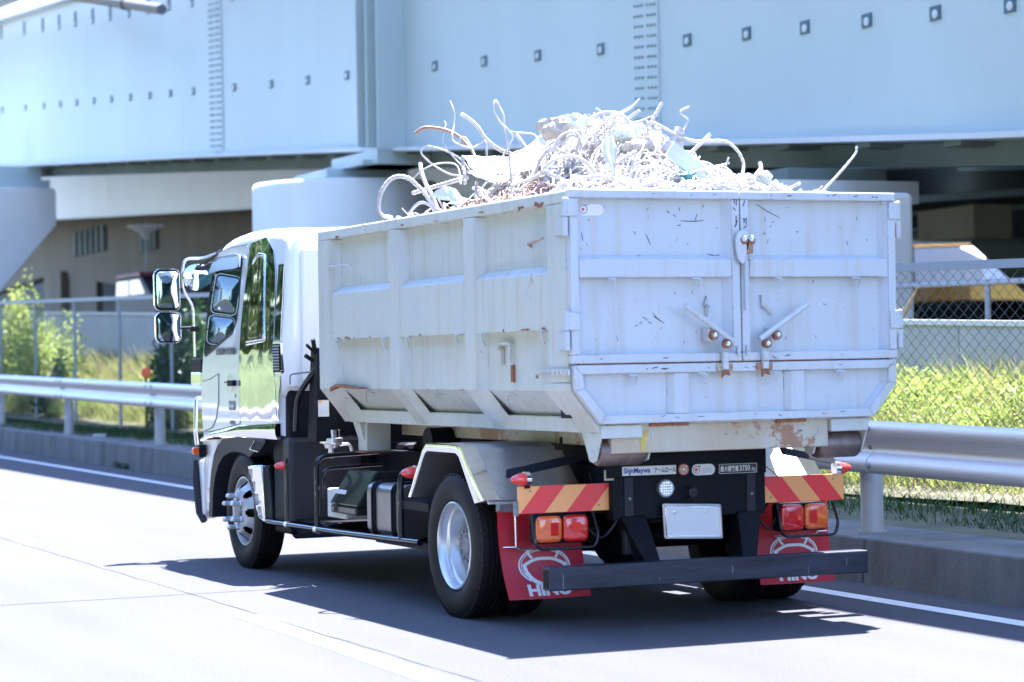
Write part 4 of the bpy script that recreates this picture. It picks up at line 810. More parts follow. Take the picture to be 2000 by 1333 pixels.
def mirror(cx,cz,w,h,y,tilt,name='mirror'):
    e=[]; ca,sa=math.cos(tilt),math.sin(tilt)
    def P(a,b,d): return (cx+a*ca+d*sa,y-d*ca*1.0+a*sa,cz+b)
    m=MB(); rings=[]
    for d,s_ in ((-.075,.55),(-.065,.8),(-.035,.95),(0,1.0),(.006,.99)): rings.append([P(a*s_,b*s_,d) for a,b in rrect(w,h,.045,5)])
    m.loft(rings); hs=m.build(name,MT['chrome'],T,smooth=50)
    m=MB(); m.loft([[P(a,b,.007) for a,b in rrect(w*.95,h*.97,.04,5)],[P(a,b,.011) for a,b in rrect(w*.95,h*.97,.04,5)]]); m.build('mirror_rim',MT['black'],hs)
    # slightly convex glass
    m=MB(); rr=[]
    for k,s_ in enumerate((.87,.6,.3,.05)): rr.append([P(a*s_,b*s_,.0125+.012*(1-s_*s_)) for a,b in rrect(w,h,.04,5)])
    m.loft(rr); m.build('mirror_glass',MT['mirror'],hs,smooth=60); return hs
mh1=mirror(-1.415,2.135,.215,.335,6.62,.10); mh2=mirror(-1.410,1.835,.215,.245,6.62,.14)
m=MB(); m.tube([(-1.33,6.64,1.83),(-1.20,6.62,1.835)],.010,8); m.box(-1.23,-1.16,6.60,6.645,1.80,1.84); m.tube([(-1.32,6.64,2.13),(-1.27,6.62,2.16)],.012,8); m.build('mirror_clamp',MT['black'],ma,smooth=40,bevel=.004)
m=MB(); 
R_=[]
for k in range(10):
    t=math.pi*.5*k/9; r=.13*math.sin(t)+.001; R_.append([(-1.165+r*1.0*math.cos(a)+.05*math.cos(t),6.60+.10*math.cos(t)-.0,2.245+r*.72*math.sin(a)+.03*math.cos(t)) for a in [2*math.pi*j/20 for j in range(20)]])
um=m.loft(R_).build('under_mirror',MT['chrome'],T,smooth=60)
m=MB(); m.lathe([(0,-.012),(.07,-.010),(.105,0),(.0,0)],(-1.185,6.597,2.235),'Y',24); m.build('mirror_glass',MT['mirror'],um,smooth=60)
m=MB(); m.tube([(-1.285,6.62,2.26),(-1.23,6.62,2.25)],.02,8); m.build('mirror_joint',MT['chrome2'],um)
m=MB(); m.tube([(-1.02,6.40,2.44),(-1.0,6.60,2.42),(-1.10,6.64,2.385)],.018,8); m.tube([(-1.11,6.12,2.34),(-1.15,6.34,2.33)],.012,6); m.build('upper_bracket',MT['plastic'],ma,smooth=60)
for o in (ma,mh1,mh2,um): o.location=(.08,.28,0)
# right-hand mirror
m=MB(); m.tube(fillet([(1.04,6.5,2.42),(1.265,6.62,2.385),(1.285,6.62,2.14),(1.20,6.62,2.00),(1.195,6.62,1.60),(1.1,6.6,1.55)],.05),.0115,8); m.build('mirror_arm',MT['chrome2'],T,smooth=60)
mirror(1.41,2.1,.2,.33,6.62,-.1)
# ---- wheels
def tyre(parent,s,y,x0,R=.432):
    c=(s*x0,y,R-.004); pr=[(.262,.215),(.258,.19),(.262,.035),(.275,.015),(.305,.004),(.35,.0),(.385,.005),(.410,.016),(.424,.028),(.430,.040)]
    for g in (.066,.098,.130,.162): pr+=[(.432,g-.006),(.421,g-.004),(.421,g+.004),(.432,g+.006)]
    pr+=[(.430,.190),(.424,.2),(.41,.212),(.385,.222),(.35,.228),(.305,.224),(.275,.218)]
    m=MB(); m.lathe(pr,c,'X',72,-s,closed=True)
    # shoulder blocks
    for k in range(60):
        a=2*math.pi*k/60; ca,sa=math.cos(a),math.sin(a); cb,sb=math.cos(a+.07),math.sin(a+.07)
        for a0,a1 in ((.022,.058),):
            vs=[]
            for r in (.419,.4335):
                for q in (a0 if r>.43 else a0-.004,a1): vs+= [(c[0]-s*q,c[1]+r*ca,c[2]+r*sa),(c[0]-s*q,c[1]+r*cb,c[2]+r*sb)]
            m.add(vs,[(0,1,3,2),(4,5,7,6),(0,1,5,4),(2,3,7,6),(0,2,6,4),(1,3,7,5)])
    # raised rings on the sidewall
    o=m.build('tyre',MT['rubber'],parent,smooth=35); return o
for s in (-1,1):
    y=5.66; c=(s*TX,y,.428)
    hole=lambda k,j: 5<=j<=8 and min(k%12,12-k%12)<={5:1,6:2,7:2,8:1}[j]
    pr=[(.262,.030),(.259,.020),(.248,.022),(.240,.045),(.232,.075),(.224,.06),(.208,.034),(.190,.010),(.172,-.010),(.158,-.020),(.142,-.022),(.095,-.022),(.090,-.005),(.078,.0),(.072,-.02),(.068,-.03),(0,-.032)]
    m=MB(); m.lathe(pr,c,'X',96,-s,skip=hole); w=m.build('front_wheel',MT['rimdirty'],T,smooth=40)
    MB().lathe([(.25,.11),(0,.11)],c,'X',32,-s).build('brake_drum',MT['black'],w)
    tyre(w,s,y,TX)
    m=MB(); m.lathe([(.074,-.01),(.070,-.034),(0,-.036)],c,'X',24,-s); m.build('hub_cap',MT['hub'],w,smooth=40)
    for k in range(6):
        a=math.radians(28+60*k); yy_=y+.118*math.cos(a); zz_=.428+.118*math.sin(a); x=s*(TX+.02)
        m=MB(); m.tube([(x,yy_,zz_),(x+s*.020,yy_,zz_),(x+s*.028,yy_,zz_),(x+s*.080,yy_,zz_),(x+s*.096,yy_,zz_)],.02,6,rr=[.024,.024,.018,.020,.013]); m.build('nut_cover',MT['rimsteel'],w)
    y=1.50; c=(s*TX,y,.428)
    pr=[(.262,.032),(.263,.016),(.255,.012),(.247,.022),(.243,.05),(.238,.066),(.222,.075),(.217,.085),(.215,.12),(.208,.13),(.205,.15),(.203,.195),(.190,.208),(.150,.205),(.112,.198),(.108,.19),(.105,.17),(0,.17)]
    m=MB(); m.lathe(pr,c,'X',72,-s); w=m.build('rear_wheel',MT['rimsteel'],T,smooth=40)
    tyre(w,s,y,TX); tyre(w,s,y,TX-.265)
    m=MB(); m.lathe([(.098,.19),(.096,.115),(.088,.10),(.06,.098),(.055,.088),(0,.086)],c,'X',24,-s)
    for k in range(12):
        a=math.radians(30*k); m.tube([(c[0]-s*.118,y+.090*math.cos(a),c[2]+.090*math.sin(a)),(c[0]-s*.092,y+.090*math.cos(a),c[2]+.090*math.sin(a))],.013,6)
    m.build('hub',MT['hub'],w,smooth=30)
    m=MB()
    for k in range(6):
        a=math.radians(15+60*k); m.tube([(c[0]-s*.20,y+.142*math.cos(a),c[2]+.142*math.sin(a)),(c[0]-s*.165,y+.142*math.cos(a),c[2]+.142*math.sin(a))],.02,6)
    m.build('wheel_nuts',MT['rimsteel'],w,smooth=30)
# ---- chassis
for s in (-1,1): MB().box(s*.40-.04,s*.40+.04,.62,6.5,.66,.90).build('frame_rail',MT['black'],T,bevel=.006)
m=MB(); m.tube([(-.9,1.5,.43),(.9,1.5,.43)],.075,14); m.lathe([(.0,-.2),(.16,-.12),(.2,0),(.16,.12),(0,.2)],(0,1.5,.43),'Y',20); m.build('rear_axle',MT['black'],T,smooth=50)
m=MB(); m.box(-.85,.85,5.6,5.72,.38,.48); m.build('front_axle',MT['black'],T)
for s in (-1,1):
    for yc in (1.5,5.66):
        m=MB()
        for k in range(4): m.box(s*.5-.04,s*.5+.04,yc-.65+.1*k,yc+.65-.1*k,.53-.02*k,.548-.02*k)
        m.build('leaf_spring',MT['black'],T)
MB().tube([(0,1.6,.5),(0,4.6,.62)],.05,12).build('drive_shaft',MT['black'],T)
MB().box(-.38,.38,4.2,6.3,.45,.95).build('engine',MT['black'],T,bevel=.04)
for y in (.7,2.3,3.2,4.0): MB().box(-.36,.36,y,y+.1,.68,.88).build('cross_member',MT['black'],T)
# hook-lift gear
for s in (-1,1): MB().box(s*.28-.05,s*.28+.05,.75,4.1,.905,1.02).build('lift_frame',MT['black'],T,bevel=.008)
MB().box(-.10,.10,1.2,4.3,.93,1.06).build('hook_arm',MT['black'],T,bevel=.01)
m=MB(); m.prism([(4.16,.95),(4.40,.95),(4.36,1.9),(4.30,2.5),(4.22,2.5),(4.20,1.9)],'X',-.12,.12); m.build('hook_mast',MT['black'],T,bevel=.01)
m=MB(); m.tube([(.16,1.6,.95),(.16,3.6,.99)],.06,12); m.tube([(-.16,1.6,.95),(-.16,3.6,.99)],.06,12); m.build('lift_cylinders',MT['blackgloss'],T,smooth=50)
for s in (-1,1):
    m=MB(); m.lathe([(0,-.10),(.09,-.10),(.09,.10),(0,.10)],(s*.56,3.05,1.0),'X',20); m.build('guide_roller',MT['black'],T)
# black column with sticker behind the cab, reservoir and small levers
colm=MB().loft([[(-1.03,4.22,.98),(-.86,4.22,.98),(-.86,4.42,.98),(-1.03,4.42,.98)],[(-1.0,4.24,1.64),(-.90,4.24,1.64),(-.90,4.40,1.64),(-1.0,4.40,1.64)]]).build('valve_column',MT['black'],T,bevel=.008)
MB().box(-1.012,-.935,4.214,4.226,1.155,1.27).build('warning_sticker',MT['sticker'],colm)
MB().box(-1.010,-.985,4.210,4.2135,1.252,1.268).build('warning_mark',MT['orange'],colm)
m=MB(); m.cyl((-1.02,4.3,1.62),(-1.07,4.28,1.66),.012,8); m.cyl((-1.00,4.3,1.60),(-1.03,4.26,1.70),.017,8); m.cyl((-1.02,4.3,1.55),(-1.08,4.28,1.585),.016,8); m.build('lever',MT['black'],colm,smooth=40)
m=MB(); m.lathe([(0,.93),(.045,.93),(.055,.96),(.082,.965),(.082,1.0),(.062,1.005),(.062,1.06),(0,1.06)],(-.90,4.28,0),'Z',24); m.cyl((-.90,4.28,.86),(-.90,4.28,.94),.022,10); m.tube(fillet([(-.84,4.28,.95),(-.76,4.28,.96),(-.74,4.28,.88)],.04),.012,8); m.build('fluid_reservoir',MT['steelsheet'],T,smooth=40)
m=MB(); m.tube(fillet([(-1.07,4.55,1.05),(-1.07,4.5,1.30),(-1.02,4.35,1.44),(-.98,4.3,1.5)],.08),.022,8); m.build('grab_tube',MT['blackgloss'],T,smooth=50)
m=MB(); m.tube(fillet([(-1.10,4.57,1.38),(-1.10,4.57,1.455),(-.97,4.45,1.47)],.03),.006,6); m.build('wire_loop',MT['hub'],T)
# side guards
for s in (-1,1):
    m=MB(); m.tube([(s*1.10,5.12,.375),(s*1.10,3.6,.385),(s*1.10,2.10,.41)],.022,10); g_=m.build('side_guard',MT['blackgloss'],T,smooth=50)
    for y in (4.67,4.03):
        m=MB(); m.tube(fillet([(s*1.10,y,.38),(s*1.10,y,.885),(s*.58,y,.905)],.09),.018,10); m.tube(fillet([(s*1.06,y-.02,.60),(s*1.06,y-.02,.80),(s*.62,y-.02,.815)],.07),.013,8); m.build('guard_hoop',MT['blackgloss'],g_,smooth=50)
        MB().cyl((s*1.10,y+.03,.377),(s*1.10,y-.03,.377),.027,10).build('clamp',MT['steelsheet'],g_)
    m=MB(); m.tube(fillet([(s*1.10,2.42,.41),(s*1.10,2.42,.84),(s*.9,2.42,.86)],.08),.022,10); m.build('guard_hoop',MT['blackgloss'],g_,smooth=50)
    MB().box(min(s*1.10,s*.9),max(s*1.10,s*.9),1.95,2.42,.60,.66).build('guard_bracket',MT['black'],g_,bevel=.008)
# bullet marker lamps
def bullet(x,y,z,dx,dy,L=.085,r=.036,base=True):
    m=MB(); n=12; pts=[];rr=[]
    for k in range(8):
        t=k/7; pts.append((x+dx*L*t,y+dy*L*t,z)); rr.append(r*math.sqrt(max(.02,1-t**1.6)))
    m.tube(pts,r,n,rr=rr); b_=m.build('marker_lamp',MT['lenspink'],T,smooth=60)
    if base: MB().cyl((x-dx*.03,y-dy*.03,z),(x-dx*.001,y-dy*.001,z),r*1.12,14).build('lamp_base',MT['chrome2'],b_,smooth=40)
bullet(-1.115,4.70,.80,-1,0,.07,.033,False); bullet(-1.03,2.36,.83,-1,-.1,.09,.040); bullet(-1.03,.66,.853,-1,-.1,.085,.038); bullet(1.04,.66,.845,1,-.1,.085,.038)
MB().box(-1.03,-1.0,.64,.70,.80,.84).build('lamp_bracket',MT['black'],T)
# battery box, step box, filter, fuel tank
m=MB(); m.box(-1.0,-.55,3.72,4.10,.46,.66); m.build('battery_tray',MT['line'],T,bevel=.01)
m=MB(); m.loft([[(-1.03,3.98,.56),(-.5,3.98,.56),(-.5,3.42,.56),(-1.03,3.42,.56)],[(-.93,3.84,.80),(-.5,3.84,.80),(-.5,3.30,.80),(-.93,3.30,.80)]]); m.box(-1.03,-.5,3.45,3.95,.50,.557); m.build('battery_cover',MT['tint'],T,bevel=.012)
m=MB(); m.lathe([(0,.50),(.035,.53),(.05,.57),(.05,.585)],(-.93,4.84,0),'Z',18); fl=m.build('filter_bowl',MT['rusty'],T,smooth=40)
MB().lathe([(0,.588),(.075,.588),(.08,.62),(.075,.71),(0,.715)],(-.93,4.84,0),'Z',18).build('filter_head',MT['plastic'],fl,smooth=40)
MB().cyl((-.93,4.84,.46),(-.93,4.84,.52),.008,8).build('drain_plug',MT['chrome2'],fl)
m=MB(); tp=rnd([(-1.07,.40),(-1.07,.745),(-.62,.745),(-.62,.40)],.07,5); m.loft([[(x,y,z) for x,z in tp] for y in (2.50,3.12)]); tk=m.build('fuel_tank',MT['tank'],T,smooth=35,bevel=.008)
for y in (2.98,2.62):
    m=MB(); 
    for dy in (-.022,.022):
        m.tube([(x*1.0+(-.004 if x<-.8 else .004),y+dy,z+(.004 if z>.57 else -.004)) for x,z in tp],.010,6,closed=True)
    m.build('tank_strap',MT['black'],tk,smooth=50)
m=MB(); m.lathe([(0,.03),(.04,.03),(.045,0),(0,0)],(-.9,2.55,.75),'Z',18); m.build('fuel_cap',MT['steelsheet'],tk)
MB().box(-.98,-.6,2.1,3.2,.34,.385).build('tank_bracket',MT['black'],T)
m=MB(); m.lathe([(0,-.004),(.02,-.004),(.022,.0)],(-.6,3.1,.5),'X',12)
m=MB(); m.lathe([(0,-.02),(.03,-.015),(.034,0)],(-.95,3.95,.40),'X',16); m.build('side_reflector',MT['orange'],T,smooth=40)
# right-hand side boxes
MB().box(.6,1.05,2.4,3.9,.42,.80).build('tool_box',MT['plastic'],T,bevel=.02)
# ---- rear mudguards (angular steel)
for s in (-1,1):
    o_=[(2.145,.69),(1.905,.985),(1.84,1.03),(1.36,1.03),(1.29,1.01),(.965,.72)]
    i_=[(2.115,.69),(1.88,.965),(1.83,.985),(1.38,.985),(1.33,.965),(1.10,.70)]
    m=MB(); m.loft([[(s*1.145,*a),(s*1.145,*b),(s*.55,*b),(s*.55,*a)] for a,b in zip(o_,i_)]); mg=m.build('rear_fender',MT['steelsheet'],T,smooth=25)
    m=MB(); R_=[]
    for a,b in zip(o_,i_): R_.append([(s*1.152,a[0],a[1]+.004),(s*1.156,(a[0]+b[0])/2,(a[1]+b[1])/2),(s*1.150,*b),(s*1.05,a[0],a[1]+.004)])
    m.loft(R_); m.build('fender_lip',MT['chrome'],mg,smooth=30)
    # rear sloped skirt plate
    m=MB(); m.hexa([(s*1.12,.95,.70),(s*.50,.95,.70),(s*.50,.97,.70),(s*1.12,.97,.70)],[(s*1.12,1.28,.985),(s*.50,1.28,.985),(s*.50,1.30,.985),(s*1.12,1.30,.985)]); m.build('fender_plate',MT['steelsheet'],mg)
    m=MB(); m.box(min(s*1.08,s*.55),max(s*1.08,s*.55),.90,.95,.655,.70); m.build('flap_bar',MT['hub'],mg)
    m=MB(); m.loft([[(s*a,b,c_) for a,b,c_ in r_] for r_ in ([(1.08,.78,.905),(.66,.70,.985),(.66,.66,.94),(1.10,.74,.855)],[(1.08,.80,.905),(.66,.72,.985),(.66,.68,.94),(1.10,.76,.855)])]); m.build('lamp_arm',MT['black'],T,bevel=.006)
    # mud flap with emblem
    fx=lambda u,v:(s*(1.09-.51*u)+(-s)*.0,.90+.03*math.sin(v*2.5)+.02*v*u,.675-.545*v)
    def F_(u,v):   # u 0..1 from outer edge inward, v 0..1 downward; left flap
        x0=-1.09+.05*v*v; x=(x0+.52*u) ; x=x if s<0 else (1.10-.52*(1-u)+.03*v*v)
        return (x,.905-.05*v*v+.012*math.sin(6*u+2*v),.665-.515*v-.0*u)
    m=MB(); G=[[F_(i/8,j/12) for i in range(9)] for j in range(13)]
    m.loft(G,cap=False,closed=False); G2=[[(p[0],p[1]+.006,p[2]) for p in r_] for r_ in G]; m.loft(G2,cap=False,closed=False)
    fp=m.build('mud_flap',MT['red'],T,smooth=60)
    def D(px,pz,d=.004): # flap plan position (metres from flap centre, z world) -> on surface
        v=(.665-pz)/.515; u=(px+.26)/.52; q=F_(u,v); return (q[0],q[1]-d,pz)
    m=MB()
    def stroke(P_,w): 
        P2=spline([(a,0,b) for a,b in P_],6); m.strip([D(p.x,p.z) for p in P2],w,'Y')
    cz=.335; ox=.0
    E_=lambda a,r1=.158,r2=.105:(ox+r1*math.cos(math.radians(a)),cz+r2*math.sin(math.radians(a)))
    stroke([E_(a) for a in range(-255+180-30,-435+180+0,-15)][:1]+[E_(a) for a in range(-50,231,14)],.009)
    stroke([E_(a,.145,.094) for a in range(-48,229,14)],.005)
    stroke([(-.125,.345),(-.06,.375),(.0,.38),(.06,.375),(.125,.345)],.018)
    for q in (-1,1): 
        stroke([(q*.128,.352),(q*.118,.305),(q*.09,.262),(q*.05,.238),(q*.028,.232)],.022)
        stroke([(q*.10,.44),(q*.085,.40),(q*.07,.385)],.014)
    m.build('flap_emblem',MT['wprint'],fp)
    tt=text('HINO',(0,0,0),.085,MT['wprint'],None,'rear',name='flap_lettering',sx=1.25,bold=.004,align='CENTER')
    for v in tt.data.vertices:
        q=D(v.co.x,.20-.0+v.co.z-.028); v.co.x,v.co.y,v.co.z=q[0],q[1]+(v.co.y)*.2,q[2]
    tt.parent=fp; off=wloc(fp); tt.data.transform(Matrix.Translation(-off))
    m=MB(); m.tube(fillet([(s*1.0,.86,.66),(s*1.0,.855,.44),(s*.70,.855,.44)],.03),.006,6); m.tube([(s*1.075,.87,.455),(s*1.0,.855,.455)],.005,6); m.build('flap_stay',MT['chrome2'],T,smooth=60)
    # reflector board, lamps
    x0,x1=sorted((s*1.07,s*.49)); z0,z1=.657,.812
    pb_=MB().box(x0,x1,.655,.668,z0,z1).build('reflector_board',MT['orange'],T,bevel=.003)
    W_=x1-x0
    for k in (0,1):
        # diagonal red bands, mirrored on the two sides
        u0=(.02+.50*k)*W_+(.0); wd=.26*W_; sh=.225*W_
        if s<0: q=[(u0,z0),(u0+wd,z0),(u0+wd+sh,z1),(u0+sh,z1)]
        else: q=[(W_-u0,z0),(W_-u0-wd,z0),(W_-u0-wd-sh,z1),(W_-u0-sh,z1)]
        m=MB(); m.loft([[(x0+a,.6525,b) for a,b in q],[(x0+a,.6548,b) for a,b in q]]); m.build('red_stripe',MT['redref'],pb_)
    m=MB()
    for a in (.13,.87):
        for b in (.2,.82): m.lathe([(0,-.004),(.005,-.003),(.006,0)],(x0+a*W_,.6524,z0+b*(z1-z0)),'Y',8)
    m.build('board_screws',MT['hub'],pb_)
    MB().box(x0-.012,x0-.001,.65,.70,z0-.01,z0+.07).build('board_clip',MT['hub'],pb_)
    c0=s*.795; 
    lb=MB().box(c0-.17,c0+.17,.67,.76,.478,.648).build('lamp_housing',MT['black'],T,bevel=.02)
    ao=-1 if s<0 else 1
    for nm,xc,mt_ in (('indicator_lens',c0+ao*.083,MT['lensor']),('stop_lens',c0-ao*.083,MT['lensred'])):
        m=MB(); m.loft([[(xc+a*q,.669-d,.563+b*q) for a,b in rrect(.158,.150,.03,4)] for d,q in ((0,1),(.012,1),(.020,.93),(.024,.8))]); ln=m.build(nm,mt_,lb,smooth=40)
        if nm=='indicator_lens':
            m=MB(); m.loft([[(xc-ao*.028+a,.6445-d,.563+b) for a,b in rrect(.05,.075,.006,2)] for d in (0,.003)]); m.build('reflex_lens',MT['lensred'],lb)
        else:
            m=MB(); m.loft([[(xc+a,.6445-d,.568+b) for a,b in rrect(.06,.06,.02,3)] for d in (0,.002)]); m.build('inner_lens',MT['lenslit'] if s<0 else MT['lensred'],lb)
    m=MB(); m.tube(fillet([(c0-.19,.66,.65),(c0-.20,.60,.53),(c0-.18,.60,.455),(c0+.18,.60,.455),(c0+.20,.60,.53),(c0+.195,.66,.65)],.035),.009,8); m.build('lamp_guard',MT['blackgloss'],T,smooth=60)
# rear cross structure
MB().box(-.50,.50,.60,.70,.60,.98).build('rear_panel',MT['black'],T,bevel=.006)
MB().box(-.55,.50,.585,.60,.84,.99).build('rear_beam',MT['black'],T,bevel=.004)
for s in (-1,1):
    m=MB(); m.hexa([(s*.34,.44,.30),(s*.26,.44,.30),(s*.26,.60,.30),(s*.34,.60,.30)],[(s*.46,.58,.62),(s*.30,.58,.62),(s*.30,.72,.62),(s*.46,.72,.62)]); m.build('bumper_stay',MT['black'],T,bevel=.006)
    MB().box(s*.40-.03,s*.40+.03,.59,.64,.40,.92).build('rear_post',MT['plastic'],T,bevel=.005)
bp_=MB().box(-1.03,1.03,.33,.43,.243,.375).build('rear_bumper',MT['tank0'] if 'tank0' in MT else mat('scuffed_black_bar',(.022,.026,.04),.45,.2,noise=(5,.6,(.4,1,3))),T,bevel=.008)
for s in (-1,1): MB().box(s*1.031-.0008,s*1.031+.0008,.345,.415,.258,.36).build('bumper_end',MT['black'],bp_)
MB().tube([(-.6,.55,.32),(.6,.55,.32)],.03,8).build('bumper_rod',MT['black'],T)
def sx_(px): return -.446+.00336*(px-1213)
def sz_(px,py): return .859+(928-py)*.00305-.000122*(px-1213)
def stick(x0,x1,y0,y1,name,mt_,r=.002):
    a,b=sx_(x0),sx_(x1); z0=(sz_(x0,y1)+sz_(x1,y1))/2; z1=(sz_(x0,y0)+sz_(x1,y0))/2
    m=MB(); P_=rrect(b-a,z1-z0,min(r,(z1-z0)/2.01),5); m.loft([[((a+b)/2+p,.5845-d,(z0+z1)/2+q) for p,q in P_] for d in (0,.003)]); return m.build(name,mt_,T),a,b,z0,z1
o,a,b,z0,z1=stick(1213,1316,911,928,'maker_sticker',MT['sticker'])
text('ShinMaywa',(a+.008,.5812,z0+.015),.041,MT['blueprint'],o,'rear',bold=.0012,sx=.93); text('アームロール',(a+.202,.5812,z0+.014),.034,MT['bprint'],o,'rear',sx=.70,bold=.0008)
def inkring(x,z,r,y,m1,parent,nm='print_ring'):
    m=MB(); m.tube([(x+r*math.cos(t),y,z+r*math.sin(t)) for t in [6.2832*k/20 for k in range(20)]],r*.09,5,closed=True); m.strip([(x+r*.3,y-.001,z+r*.95),(x+r*1.35,y-.001,z+r*1.0)],r*.18,'Y'); m.build(nm,m1,parent)
o,a,b,z0,z1=stick(1321,1341,907,928,'round_sticker',mat('copper_sticker',(.50,.20,.13),.5),.2); inkring((a+b)/2,(z0+z1)/2,.020,.5810,MT['sticker'],o); MB().box((a+b)/2-.008,(a+b)/2+.008,.580,.5812,(z0+z1)/2-.008,(z0+z1)/2+.008).build('print_dot',MT['sticker'],o)
o,a,b,z0,z1=stick(1347,1392,907,928,'oval_sticker',MT['sticker'],.2); inkring(a+.030,(z0+z1)/2,.021,.5810,MT['bprint'],o); MB().lathe([(0,-.001),(.010,-.001),(.010,0)],(a+.028,.5812,(z0+z1)/2),'Y',14).build('print_dot',MT['redref'],o)
for k in range(3): MB().box(a+.062,b-.016,.5808,.5812,z0+.016+k*.011,z0+.018+k*.011).build('print_line',MT['hub'],o)
o,a,b,z0,z1=stick(1399,1476,905,925,'load_plate',MT['bprint'])
m=MB(); m.tube([((a+b)/2+p,.581,(z0+z1)/2+q) for p,q in rrect(b-a-.01,z1-z0-.008,.003,2)],.0014,4,closed=True); m.build('plate_border',MT['sticker'],o)
text('最大積載量',(a+.012,.5812,z0+.017),.036,MT['sticker'],o,'rear',sx=.68,bold=.0006); text('3750',(a+.138,.5812,z0+.016),.046,MT['sticker'],o,'rear',sx=.78,bold=.0008); text('㎏',(a+.223,.5812,z0+.017),.028,MT['sticker'],o,'rear',sx=.8)
# round work lamp, sensor, number plate
m=MB(); m.lathe([(0,-.030),(.044,-.030),(.048,-.02),(.048,.0)],(-.168,.60,.772),'Y',28); wl=m.build('reversing_lamp',MT['plate'],T,smooth=40)
for i in range(-2,3):
    for j in range(-2,3):
        if i*i+j*j<7: MB().lathe([(0,-.003),(.0055,-.002),(.006,0)],(-.168+i*.0155,.5695,.772+j*.0155),'Y',8).build('led',MT['chrome2'],wl)
MB().lathe([(.048,-.026),(.052,-.026),(.054,0),(.048,0)],(-.168,.60,.772),'Y',28,closed=True).build('lamp_bezel',MT['hub'],wl)
m=MB(); m.lathe([(0,-.06),(.028,-.058),(.032,-.02),(.04,0)],(-.01,.60,.745),'Y',20); m.build('plate_light',MT['plastic'],T,smooth=40)
def Pp(a,b,d): # plate tilted a little to face up
    tl=-.045; return (-.002+a-b*.11,.575-d+b*-.12,.575+b+a*tl)
m=MB(); m.loft([[Pp(a,b,d) for a,b in rrect(.385,.205,.012,3)] for d in (0,.006)]); pl=m.build('plate_frame',MT['steelsheet'],T,bevel=.002)
m=MB(); m.loft([[Pp(a*q,b*q,d) for a,b in rrect(.345,.165,.006,3)] for d,q in ((.0065,1),(.009,1))]); m.build('number_plate',MT['plate'],pl)
m=MB(); m.tube([Pp(a,b,.010) for a,b in rrect(.352,.172,.008,3)],.004,6,closed=True); m.build('frame_bead',MT['chrome2'],pl,smooth=60)
for a,b,r_ in ((-.118,.052,.012),(.085,.055,.006)):
    q=Pp(a,b,.0092); MB().lathe([(0,-.004),(r_,-.003),(r_,0)],q,'Y',14).build('seal_cap',MT['steelsheet'],pl,smooth=40)
MB().box(-.16,.16,.585,.60,.50,.66).build('plate_bracket',MT['black'],T)
MB().box(-.56,-.50,.586,.589,.83,.89).build('data_label',mat('old_label',(.45,.42,.3),.6),T)
for (a,b,c_) in ((-.55,.8,.62),(.1,.75,.58),(.45,.9,.55)): MB().tube(spline([(a,b,c_+.25),(a+.08,b-.05,c_),(a+.25,b,c_+.1)],5),.010,6).build('hose',MT['black'],T,smooth=60)

# bolts, wiring and road dust details on the rear
for s in (-1,1):
    for z in (.50,.60,.72,.86): 
        m=MB(); m.lathe([(0,-.010),(.008,-.009),(.010,0)],(s*.40,.59,z),'Y',6); m.build('frame_bolt',MT['hub'],T)
    MB().tube(spline([(s*.62,.70,.56),(s*.55,.66,.50),(s*.47,.64,.58),(s*.44,.60,.70)],5),.007,6).build('lamp_cable',MT['plastic'],T,smooth=60)
for x,w in ((-.95,.004),(-.55,.003),(-.35,.003),(.12,.004),(.62,.003),(.88,.003)):
    MB().box(x,x+w,.3288,.3298,.27+.02*math.sin(x*9),.31+.03*math.cos(x*7)).build('scuff',MT['hub'],T)
MB().tube([(.63,.648,.80),(.52,.640,.88),(.50,.60,.96)],.004,5).build('loose_strap',MT['dry'],T)
